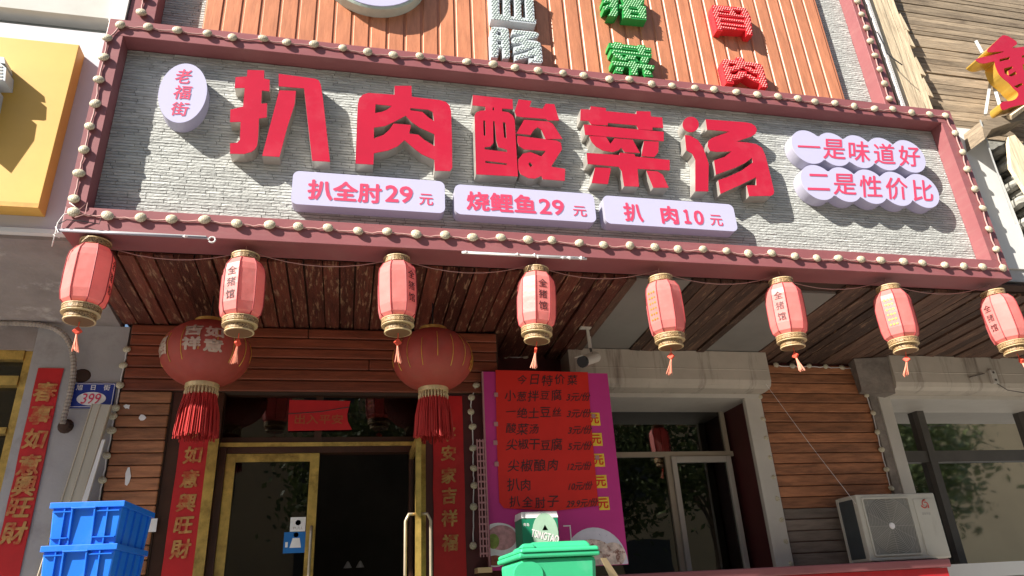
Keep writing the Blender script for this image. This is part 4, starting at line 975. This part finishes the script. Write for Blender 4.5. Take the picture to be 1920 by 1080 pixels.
for k in range(15):
    r = .035+k*.0165
    mb.tube([(gcx+r*math.cos(2*math.pi*i/40), YA-.010, gcz+r*math.sin(2*math.pi*i/40)) for i in range(41)], .0028, 4, cap=False)
for k in range(12):
    a = 2*math.pi*k/12; mb.tube([(gcx+.03*math.cos(a), YA-.007, gcz+.03*math.sin(a)), (gcx+.268*math.cos(a), YA-.007, gcz+.255*math.sin(a))], .0025, 4)
mb.build('fan_grille', m_acgrille, ac)
mb = MB()
for sx_ in (-1, 1):
    for sz_ in (-1, 1):
        for k in range(3): mb.box(gcx+sx_*(.215+k*.016)-.002, gcx+sx_*(.215+k*.016)+.002, YA-.010, YA-.006, gcz+sz_*.225-.03, gcz+sz_*.225+.03)
mb.build('corner_bars', m_acgrille, ac)
MB().lathe([(0, YA-.02), (.027, YA-.019), (.031, YA-.008)], 18, (gcx, 0, gcz), axis='y').build('fan_hub', m_wprint, ac)
MB().prism([rounded(gx1+.05, ax1-.028, az0+.03, az1-.06, .02)], YA-.007, YA-.0006).build('service_panel', m_ac, ac, bevel=.003)
mb = MB(); lc = at(1733, 946, YA)
for k in range(3):
    a = R_(90+120*k); pts = []
    for i in range(9):
        u = i/8; ang = a+R_(-20+150*u); r = .046*(1-.62*u); pts.append((lc.x+r*math.cos(ang), YA-.0085, lc.z+r*math.sin(ang)))
    mb.tube(pts, [.009-.004*i/8 for i in range(9)], 4)
mb.build('logo', mat('faded_red_logo', (.48, .10, .08), .5), ac)
mb = MB(); p = at(1737, 963, YA); mb.box(p.x-.055, p.x-.037, YA-.009, YA-.0075, p.z-.012, p.z+.012); mb.box(p.x-.03, p.x-.012, YA-.009, YA-.0075, p.z-.013, p.z+.012); mb.box(p.x-.005, p.x+.012, YA-.009, YA-.0075, p.z-.01, p.z+.012); mb.box(p.x+.02, p.x+.042, YA-.009, YA-.0075, p.z-.013, p.z+.012)
mb.build('logo_text', m_acgrille, ac)
for s in (.1, .7): B(ax0+s, ax0+s+.05, YA-.01, YA+.32, 1.801, az0-.0005).build('foot', m_darkalu, ac)
mb = MB(); mb.tube([at(1436, 720, 1.86), at(1520, 835, 1.78), at(1605, 945, YA-.02)], .0022, 5)
tag(mb.build('cable', m_pvc, org=at(1436, 720, 1.86)), 'thin pale cable running from the shutter box down to the air conditioner', 'cable')

# ------------------------------------------------------------------ camera, junction box, tubes
cc_t = thing('security_camera', 'white bullet security camera hanging from the soffit', 'security camera', (X(1102, 612, 1.3), 1.3, zs(1.3)))
xp, yp = X(1102, 620, 1.3), 1.3
B(xp-.075, xp+.03, yp-.03, yp+.03, zs(1.3)-.022, zs(1.3)-.008).build('mount_plate', m_jamb, cc_t)
MB().tube([(xp, yp, zs(1.3)-.02), (xp+.005, yp, 3.80)], .016, 8).build('pole', m_jamb, cc_t)
MB().tube([(xp+.005, yp, 3.81), (xp+.02, yp, 3.74), (xp+.03, yp, 3.72)], .012, 6).build('bracket', m_darkalu, cc_t)
d = Vector((-.72, -.55, -.38)).normalized(); c0 = Vector((xp+.08, yp+.06, 3.735))
MB().tube([c0, c0+d*.24], .05, 14).build('body', m_jamb, cc_t); MB().tube([c0+d*.241, c0+d*.275], .055, 14).build('lens_hood', m_black, cc_t)
sv = d.cross(Vector((0, 0, 1))).normalized(); uv_ = sv.cross(d)
mb = MB(); a0 = c0-d*.02; a1 = c0+d*.30
mb.hexa([a0-sv*.05+uv_*.052, a1-sv*.05+uv_*.052, a1+sv*.05+uv_*.052, a0+sv*.05+uv_*.052, a0-sv*.045+uv_*.06, a1-sv*.045+uv_*.06, a1+sv*.045+uv_*.06, a0+sv*.045+uv_*.06]); mb.build('sun_shield', m_jamb, cc_t)
ja, jb = at(1023, 622, 1.75), at(1057, 641, 1.75)
jt = thing('junction_box', 'beige junction box under the soffit beside the security camera', 'junction box', ((ja.x+jb.x)/2, 1.8, jb.z))
B(ja.x, jb.x, 1.75, 2.14, jb.z, ja.z).build('box', m_beige, jt, bevel=.006)
pth = [(jb.x, 1.78, jb.z+.06), (jb.x+.08, 1.74, jb.z+.01), (jb.x+.2, 1.5, jb.z-.03), (xp+.02, 1.31, 3.76)]
MB().tube(pth, .006, 5).build('wire', m_pvc, jt)
def tubelight(label, a, b, hook, m, bits):
    p, q = at(*a, -.02), at(*b, -.02); q.z = p.z = (p.z+q.z)/2
    t = thing('tube_light', label, 'tube light', p, 'tube lights along the lower edge of the fascia')
    MB().tube([p, q], .0095, 10).build('tube', m, t, smooth=True)
    MB().box(p.x+.01, q.x-.01, -.006, -.0008, p.z+.006, p.z+.024).build('bracket_strip', m_tin, t)
    if hook: MB().tube([q+Vector((0.016*0, 0, 0))]+[q+Vector((.035+.022*math.cos(R_(u)), 0, .022*math.sin(R_(u))-.012)) for u in range(180, -160, -30)], .006, 6).build('hook', m_pvc, t)
    for k in range(bits):
        u = random.random(); c_ = p.lerp(q, u); MB().lathe([(0, -.02), (random.uniform(.012, .02), 0), (0, .02)], 6, c_+Vector((0, -.012, random.uniform(-.012, .004))), axis='x').build('peeling_flake', m_pvc, t)
tubelight('long pale tube light with curled end under the left of the fascia', (110, 431), (388, 447), True, mat('grey_tube', (.30, .29, .33), .3), 1)
tubelight('short white flaking tube light under the middle of the fascia', (866, 473), (1100, 486), False, m_pvc, 9)

t = thing('wire_tangle', 'loose tangled wires at the lower left corner of the fascia', 'wires', at(125, 420, -.03))
for pl in (((137, 398), (120, 402), (108, 418), (103, 440), (97, 462)), ((137, 398), (150, 392), (164, 380), (160, 402), (140, 408)), ((110, 420), (125, 412), (150, 414), (186, 420), (190, 408)), ((104, 425), (110, 436), (100, 440), (112, 446)), ((130, 380), (142, 388), (128, 392))):
    MB().tube([at(a, b, -.03+random.uniform(-.01, .012)) for a, b in pl], .0035, 5).build('wire', random.choice((m_pvc, m_black, m_cord)), t, smooth=True)
# ------------------------------------------------------------------ left neighbour
nb = thing('left_neighbour_building', 'grey plastered neighbouring shopfront at the left edge', 'building', (-4, 1.5, GZ))
NY = .16
zl = Z(50, 431, NY); zt0 = Z(0, 42, NY)
B(-9, -1.985, NY, .6, zl, zt0).build('fascia_panel', m_lav, nb)
B(-9, -1.99, NY-.03, .55, zl-.035, zl-.0005).build('fascia_trim', m_cleanwhite, nb)
zr1 = Z(50, 18, NY); B(-9, -1.985, NY+.14, .6, zt0+.0005, zr1+.25).build('recess', mat('grey_green_strip', (.33, .36, .34), .7, .1, 2), nb)
B(-9, -1.985, NY-.03, .6, zr1+.001, 12).build('upper_panel', mat('pale_grey_panel', (.44, .44, .41), .7, .08, 1.5, stain=(.35, .34, .31), stain_amt=.5, stain_scale=2), nb) if False else B(-9, -2.02, NY-.02, NY+.13, Z(50, 18, NY-.02), 12).build('upper_panel', mat('pale_grey_panel', (.44, .44, .41), .7, .08, 1.5, stain=(.35, .34, .31), stain_amt=.5, stain_scale=2), nb)
B(-2.0, -1.885, .03, .3, 6.003, 12).build('corner_column', m_cleanwhite, nb)
def zn(Y): return 4.12-.10*Y
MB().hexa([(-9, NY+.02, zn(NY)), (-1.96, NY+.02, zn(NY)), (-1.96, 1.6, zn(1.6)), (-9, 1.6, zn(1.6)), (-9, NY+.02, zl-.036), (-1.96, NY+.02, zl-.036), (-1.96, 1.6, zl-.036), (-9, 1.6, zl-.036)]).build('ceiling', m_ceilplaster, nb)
xo = X(48, 720, 1.5)
B(xo, -1.885, 1.5, 2.0, GZ, zn(1.5)).build('wall', m_plaster, nb)
zo = Z(30, 655, 1.5)
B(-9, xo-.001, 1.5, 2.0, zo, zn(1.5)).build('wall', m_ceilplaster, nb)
fr_ = B(xo-.07, xo-.001, 1.54, 1.62, GZ, zo-.001).build('door_frame', m_gold, nb)
for za, zb in ((zo-.08, zo-.002), (zo-.30, zo-.22), (Z(10, 800, 1.5)-.05, Z(10, 800, 1.5))): B(-9, xo-.072, 1.52, 1.6, za, zb).build('rail', m_gold, fr_)
B(-9, xo-.072, 1.60, 1.61, GZ, zo-.002).build('pane', m_doorglass, nb)
B(-9, xo, 3.4, 3.5, GZ, 4).build('interior_wall', m_room, nb); B(-9, -1.9, 2.0, 3.4, 3.7, 3.8).build('interior_ceiling', m_room, nb)
# hose
pts = [at(a, b, 1.44) for a, b in ((-60, 606), (-20, 606), (30, 606), (70, 608), (100, 614), (122, 628), (134, 650), (139, 680), (137, 710), (130, 745), (122, 775), (117, 795))]
fine = []
for a, b in zip(pts, pts[1:]):
    nseg = max(2, int((b-a).length/.014)); fine += [a.lerp(b, k/nseg) for k in range(nseg)]
fine.append(pts[-1])
for _ in range(12): fine = [fine[0]]+[(fine[i-1]+fine[i]*2+fine[i+1])/4 for i in range(1, len(fine)-1)]+[fine[-1]]
tag(MB().tube(fine, [.025 if k % 2 else .020 for k in range(len(fine))], 8).build('drain_hose', m_hose, org=pts[0]), 'dirty corrugated hose bent over the grey wall at the left', 'hose')
mb = MB(); p = at(120, 797, 1.46); mb.lathe([(0, 1.44), (.04, 1.45), (.06, 1.498)], 12, (p.x, 0, p.z), axis='y')
tag(mb.build('wall_hole', m_gap, org=p), 'dark hole in the grey wall at the end of the hose', 'hole')
mb = MB(); p = at(150, 702, 1.46); mb.lathe([(0, 1.485), (.05, 1.49), (.06, 1.498)], 14, (p.x, 0, p.z), axis='y', sx=1.2)
tag(mb.build('wall_hole', m_gap, org=p), 'dark patched hole in the grey wall just above the blue number plate', 'hole')
# number plate
YN = 1.48
n0, n1 = at(135, 718, YN), at(212, 765, YN)
npx0, npx1 = (X(135, 718, YN)+X(127, 765, YN))/2, (X(217, 720, YN)+X(211, 765, YN))/2
npl = thing('house_number_plate', 'blue house number plate reading 旭日街 399', 'number plate', ((npx0+npx1)/2, YN, n1.z))
MB().prism([rounded(npx0, npx1, n1.z, n0.z, .012)], YN-.006, YN+.018).build('plate', m_plate, npl, fixn=False)
cxn, czn = (npx0+npx1)/2, (n0.z+n1.z)/2; wn, hn = npx1-npx0, n0.z-n1.z
MB().prism([rounded(npx0+.006, npx1-.006, n1.z+.006, n0.z-.006, .01), rounded(npx0+.010, npx1-.010, n1.z+.010, n0.z-.010, .008)], YN-.0075, YN-.0062, back=False).build('border', m_wprint, npl, fixn=False)
MB().lathe([(0, YN-.0075), (wn*.33, YN-.0075), (wn*.33, YN-.0062)], 30, (cxn, 0, czn-hn*.14), axis='y', sy=.52).build('oval', m_wprint, npl)
for k, ch in enumerate('旭日街'):
    mb = MB(); text(mb, ch, (cxn+(k-1)*wn*.31, YN-.0085, czn+hn*.31), 1, em=hn*.25, bold=.02); mb.build('lettering', m_wprint, npl, fixn=False)
mb = MB(); text(mb, '399', (cxn+.0, YN-.0095, czn-hn*.14), wn*.42, hn*.42, bold=.01, shear=.12); mb.build('lettering', m_print, npl, fixn=False)
# leaning strips
YS = 1.36
def lean(name, label, c4, y0, y1, m, cat, grooves=()):
    q = [at(a, b, y0) for a, b in c4]
    dz = (q[2].z-GZ)/(q[1].z-q[2].z)
    l0, l1 = q[0], q[1]; bl, br = q[3], q[2]
    bl2 = bl+(bl-l0)*((bl.z-GZ)/(l0.z-bl.z)); br2 = br+(br-l1)*((br.z-GZ)/(l1.z-br.z))
    t = thing(name, label, cat, ((bl2.x+br2.x)/2, y0, GZ))
    MB().prism([[(l0.x, l0.z), (l1.x, l1.z), (br2.x, br2.z), (bl2.x, bl2.z)]], y0, y1).build('strip', m, t, fixn=False)
    for g in grooves:
        a_ = l0.lerp(l1, g); b_ = bl2.lerp(br2, g); MB().tube([(a_.x, y0-.001, a_.z), (b_.x, y0-.001, b_.z)], .006, 5).build('groove', m_beige, t)
lean('aluminium_track', 'wide beige aluminium track leaning on the wall over the number plate', [(172, 757), (209, 759), (154, 940), (113, 943)], YS, YS+.04, m_alu, 'metal track', (.04, .45, .97))
lean('plastic_strip', 'thin white plastic strip leaning beside the aluminium track', [(191, 824), (197, 824), (163, 940), (153, 940)], YS-.03, YS-.01, m_pvc, 'plastic strip')
# flaked paper on the planks
for k, (a, b, r, lab) in enumerate(((238, 763, .03, 'torn white paper scrap on the planks, upper left'), (267, 783, .035, 'torn white paper scrap on the planks, nearest the couplet top'), (240, 893, .05, 'torn white paper streak low on the planks'), (281, 985, .06, 'white paper notice beside the blue crates'))):
    p = at(a, b, 1.476); n_ = 9
    out = [(p.x+r*random.uniform(.5, 1)*math.cos(2*math.pi*i/n_)*(1 if k != 2 else .5), p.z+r*random.uniform(.35, 1)*math.sin(2*math.pi*i/n_)*(1 if k != 2 else 1.6)) for i in range(n_)]
    if k == 3: out = [(p.x-.04, p.z-.05), (p.x+.05, p.z-.05), (p.x+.05, p.z+.05), (p.x-.04, p.z+.05)]
    tag(MB().prism([out], 1.472, 1.476).build('paper_scrap', m_wprint, org=p, fixn=False), lab, 'paper scrap')
# yellow sign
ya, yb_ = at(144, 85, .03), at(76, 394, .03)
ys = thing('yellow_sign', 'large yellow sign panel at the left edge with a white lamp letter', 'sign', (-3, .03, yb_.z))
yz0, yz1, yx1 = Z(40, 388, .03), Z(100, 79, .03), (ya.x+yb_.x)/2
B(-6, yx1, .03, NY-.001, yz0, yz1).build('panel', m_yellow, ys, bevel=.004)
B(-6, yx1-.001, .028, .0296, yz0, yz0+.035).build('lower_edge', mat('worn_yellow_edge', (.55, .28, .04), .5, .3, 9), ys)
la = [at(a, b, -.1) for a, b in ((-90, 95), (8, 108), (10, 120), (0, 118), (12, 128), (10, 152), (-90, 150))]
ll = letter('led_letter', 'white lamp letter cut by the left edge on the yellow sign', 'sign letter', [[[(p.x, p.z) for p in la]], [[(q_.x, q_.z) for q_ in (at(-60, 158, -.1), at(-8, 160, -.1), at(-14, 190, -.1), at(-60, 250, -.1))]]], -.1, .029, m_ledW, m_ledW, 'lamp letters of the neighbouring shops')
mb = MB()
for k in range(5):
    p = at(-8, 125+k*6, -.1); mb.box(p.x-.2, p.x+.045, -.108, -.1045, p.z-.006, p.z+.004)
mb.build('slots', m_ledG if False else m_acgrille, ll)

# ------------------------------------------------------------------ right neighbour
rn = thing('right_neighbour_building', 'weathered timber fronted neighbour with stone eave at the right edge', 'building', (7.5, .5, GZ))
RB = .16
# vertical sun bleached boards
zb0 = 6.004
xs = [X(1640, 0, RB), X(1727, 0, RB)]
xv = 5.33; k = 0
wl_ = [.085, .10, .055, .11, .09, .10]
ends = [None, None, None, None, 6.6, 6.45]
for k, wd in enumerate(wl_):
    MB().box(xv, xv+wd-.008, RB-random.uniform(0, .02), RB+.03, zb0, 12).build('fascia_board', m_oldwood, rn); xv += wd
for zq in (6.33, 6.62, 7.02, 7.25):
    MB().hexa([(xv, RB, zq), (xv+.06, RB, zq-.02), (xv+.06, RB+.03, zq-.02), (xv, RB+.03, zq), (xv, RB, zq+.22), (xv+.02, RB, zq+.24), (xv+.02, RB+.03, zq+.24), (xv, RB+.03, zq+.22)]).build('splintered_end', m_oldwood, rn)
RP = .30
B(5.33, 12, RP+.03, .6, 5.8, 12).build('backing', m_gap, rn)
z = 5.93
while z < 8.6:
    h = random.uniform(.055, .085); j = random.uniform(0, .012)
    MB().box(5.86 if z < 6.02 else 5.90, 12, RP-j, RP+.028, z, z+h-.006).build('plank', m_oldplank, rn); z += h
# lintel planks end; white wall below
WW = .17
zw1 = Z(1850, 245, WW)
B(5.885, X(1838, 260, WW)+1.2, WW, .6, 4.17, 5.84).build('white_wall', m_cleanwhite, rn) if False else None
wxr0 = 6.33
B(5.885, wxr0+.09, WW, .6, 4.30, zw1).build('white_wall', m_cleanwhite, rn)
B(5.885, 9.6, WW+.02, .6, 4.17, 4.298).build('shaded_wall_foot', mat('painted_wall_shade', (.42, .41, .40), .7, .08, 2), rn)  # foot of the white wall, its shadow put into the greyer colour
B(5.885, 12, RP-.02, .55, zw1+.001, 5.925).build('ledge_board', m_oldplank, rn)
B(wxr0+.092, 12, WW+.12, .6, 4.30, zw1).build('eave_back', m_stone, rn)
random.seed(3)
for r_ in range(11):
    for c_ in range(4):
        p = Vector((wxr0+.17+c_*.125+(r_ % 2)*.06+random.uniform(-.02, .02), .20, 4.62+r_*.105+random.uniform(-.02, .02))); r = random.uniform(.042, .062)
        mb = MB(); mb.lathe([(0, -.13), (r*.75, -.12), (r, -.05), (r*.95, .06), (r*.6, .1)], 8, (p.x, p.y-random.uniform(0, .04), p.z), axis='y', rot=random.random())
        mb.v = [(v[0]+random.uniform(-.009, .009), v[1]+random.uniform(-.02, .02), v[2]+random.uniform(-.009, .009)) for v in mb.v]
        mb.build('eave_stone', m_stone, rn)
p0_ = [at(1888, 258, .0), at(1900, 255, .0), at(1960, 330, .0), at(1960, 420, .0), at(1915, 350, .0), at(1893, 315, .0)]
MB().prism([[(p.x, p.z) for p in p0_]], -.02, .02).build('loose_board', m_oldwood, rn)
random.seed(11)
# bracket, tin and calligraphy sign
YQ = -.12
cs_ = [(1270, 285), (1400, 365), (1320, 410), (1440, 395), (1640, 370), (1660, 420), (1600, 440), (1620, 640), (1600, 730), (1640, 740), (1640, 780), (1560, 790), (1640, 830), (1660, 900), (1500, 890), (1440, 880), (1330, 905), (1250, 940), (1230, 860), (1360, 850), (1400, 790), (1345, 745), (1320, 710), (1230, 640), (1190, 545), (1195, 515), (1080, 545), (1010, 500), (1180, 465), (1300, 430), (1095, 450), (1210, 340)]
def chaikin(p, n=2):
    for _ in range(n): p = [q for a, b in zip(p, p[1:]+p[:1]) for q in ((a[0]*.78+b[0]*.22, a[1]*.78+b[1]*.22), (a[0]*.22+b[0]*.78, a[1]*.22+b[1]*.78))]
    return p
qq = (1600, 0, 4.5, YQ)
letter('calligraphy_letter', 'large red calligraphy letter with gold sides at the right edge', 'sign letter', [[px(chaikin(cs_), *qq), px([(1232, 502), (1320, 480), (1315, 502), (1230, 522)], *qq), px([(1268, 580), (1340, 560), (1345, 575), (1305, 597), (1312, 635), (1368, 602), (1375, 625), (1330, 648), (1275, 622)], *qq), px([(1420, 470), (1560, 450), (1560, 470), (1420, 490)], *qq), px([(1425, 545), (1570, 530), (1570, 600), (1480, 620), (1430, 590)], *qq), px([(1350, 730), (1420, 700), (1430, 715), (1380, 745)], *qq)]], YQ, YQ+.13, m_redface, m_gside, 'lamp letters of the neighbouring shops')
br = thing('sign_bracket', 'pale steel angle bracket behind the red calligraphy letter', 'bracket', at(1850, 215, 0))
def bar(a, b, ya_, yb_2, r=.02):
    p, q_ = at(*a, ya_), at(*b, yb_2); MB().tube([p, q_], r, 4).build('arm', m_tin, br)
bar((1848, 215), (1857, 155), .05, .05); bar((1878, 210), (1860, 150), .02, .05); bar((1842, 100), (1830, 78), .05, .12); bar((1842, 98), (1868, 170), .05, .02, .012)
tb = thing('tin_eave', 'bent weathered tin and timber edge over the stone eave', 'eave', at(1860, 240, .05))
q_ = [at(1838, 228, -.05), at(1905, 213, -.05), at(1920, 205, -.05), at(1922, 225, -.05), at(1890, 232, -.05), at(1858, 243, -.05), at(1845, 262, -.05)]
MB().prism([[(p.x, p.z) for p in q_]], -.06, .2).build('tin_sheet', m_oldplank, tb)
MB().tube([at(1892, 220, -.08), at(1960, 170, -.12)], .035, 4).build('timber_beam', m_oldwood, tb); MB().tube([at(1838, 225, -.07), at(1862, 300, .02), at(1905, 420, .1)], .008, 5).build('wire', m_tin, tb)
# white conduit strip with cable
cd_ = thing('conduit_strip', 'white perforated conduit strip with cable beside the upper sign frame', 'conduit', at(1690, 195, .1))
c1, c2 = at(1628, 0, .10), at(1690, 196, .10)
cxm = (c1.x+c2.x)/2
B(cxm-.018, cxm+.018, .09, .13, 6.004, 10).build('strip', m_pvc, cd_)
mb = MB()
for k in range(90): mb.box(cxm-.006, cxm+.006, .0885, .0899, 6.03+k*.03, 6.045+k*.03)
mb.build('perforation', m_acgrille, cd_)
MB().tube([(cxm+.035+random.uniform(-.008, .008), .12, 6.004+k*.1) for k in range(30)], .012, 6).build('cable', m_black, cd_)
MB().tube([at(1645, 60, .08), at(1658, 85, .08), at(1663, 100, .06), at(1678, 112, .04), at(1692, 122, .03)], .006, 5).build('loose_wire', m_black, cd_)
# things on the right shutter box
for (a, b), lab in (((1862, 706), 'small pale hinge bracket screwed on the right shutter box'),):
    p = at(a, b, 1.84); t = thing('hinge_bracket', lab, 'bracket', p)
    B(p.x-.05, p.x+.03, 1.81, 1.846, p.z-.09, p.z+.07).build('plate', m_jamb, t, bevel=.004)
    for dz in (-.05, .04): MB().lathe([(0, 1.805), (.014, 1.806), (.014, 1.812)], 8, (p.x-.01, 0, p.z+dz), axis='y').build('screw', m_darkalu, t)
    MB().tube([p+Vector((0, -.02, -.09)), p+Vector((.12, -.02, -.17)), p+Vector((.35, -.02, -.2)), p+Vector((.8, -.02, -.17))], .006, 5).build('wire', m_darkalu, t)
    MB().tube([p+Vector((-.35, -.01, -.02)), p+Vector((-.12, -.01, .03))], .008, 5).build('rod', m_concrete, t)

# ------------------------------------------------------------------ across the street (seen in the panes)
ob = thing('opposite_building', 'tan building across the street, seen only in the window panes', 'building', (4, -24, 0))
B(-30, 45, -30, -24, 0, 13).build('wall', m_tan, ob)
for r_ in range(3):
    for c_ in range(11): B(-27+c_*5, -24.6+c_*5, -24.0, -23.95, 2.2+r_*3.8, 4.2+r_*3.8).build('window', m_darkalu, ob)
def tree(x, y, h, lab):
    t = thing('street_tree', lab, 'tree', (x, y, 0), 'street trees across the road')
    mb = MB(); mb.tube([(x, y, 0), (x+.1, y, h*.3), (x-.05, y+.1, h*.55), (x+.1, y, h*.85)], [.22, .17, .12, .04], 8)
    tips = []
    for k in range(9):
        a = k*2.4; z0_ = h*(.35+.05*k); e = (x+math.cos(a)*h*.22, y+math.sin(a)*h*.22, z0_+h*.16); mb.tube([(x, y, z0_), e], [.07, .025], 5); tips.append(e)
    mb.build('trunk', m_bark, t)
    lf = MB()
    for k in range(7000):
        c_ = random.choice(tips); d_ = Vector((random.gauss(0, 1), random.gauss(0, 1), random.gauss(0, .8)))*h*.078; p = Vector(c_)+d_
        u_ = Vector((random.uniform(-1, 1), random.uniform(-1, 1), random.uniform(-1, 1))).normalized()*.12; v_ = u_.cross(Vector((random.random(), random.random(), random.random()))).normalized()*.07
        lf.add([p-u_, p+v_, p+u_, p-v_], [(0, 1, 2, 3)])
    lf.build('crown', m_leaf, t, fixn=False)
tree(15.5, -9, 8, 'leafy street tree across the road, reflected left in the right window'); tree(18.5, -12, 8.5, 'taller leafy street tree across the road'); tree(1, -13, 7.5, 'leafy street tree across from the door'); tree(6, -10.5, 8, 'leafy street tree across from the poster'); tree(10.5, -10, 8.5, 'leafy street tree across from the air conditioner')

COL.objects.unlink(_fo); bpy.data.objects.remove(_fo)
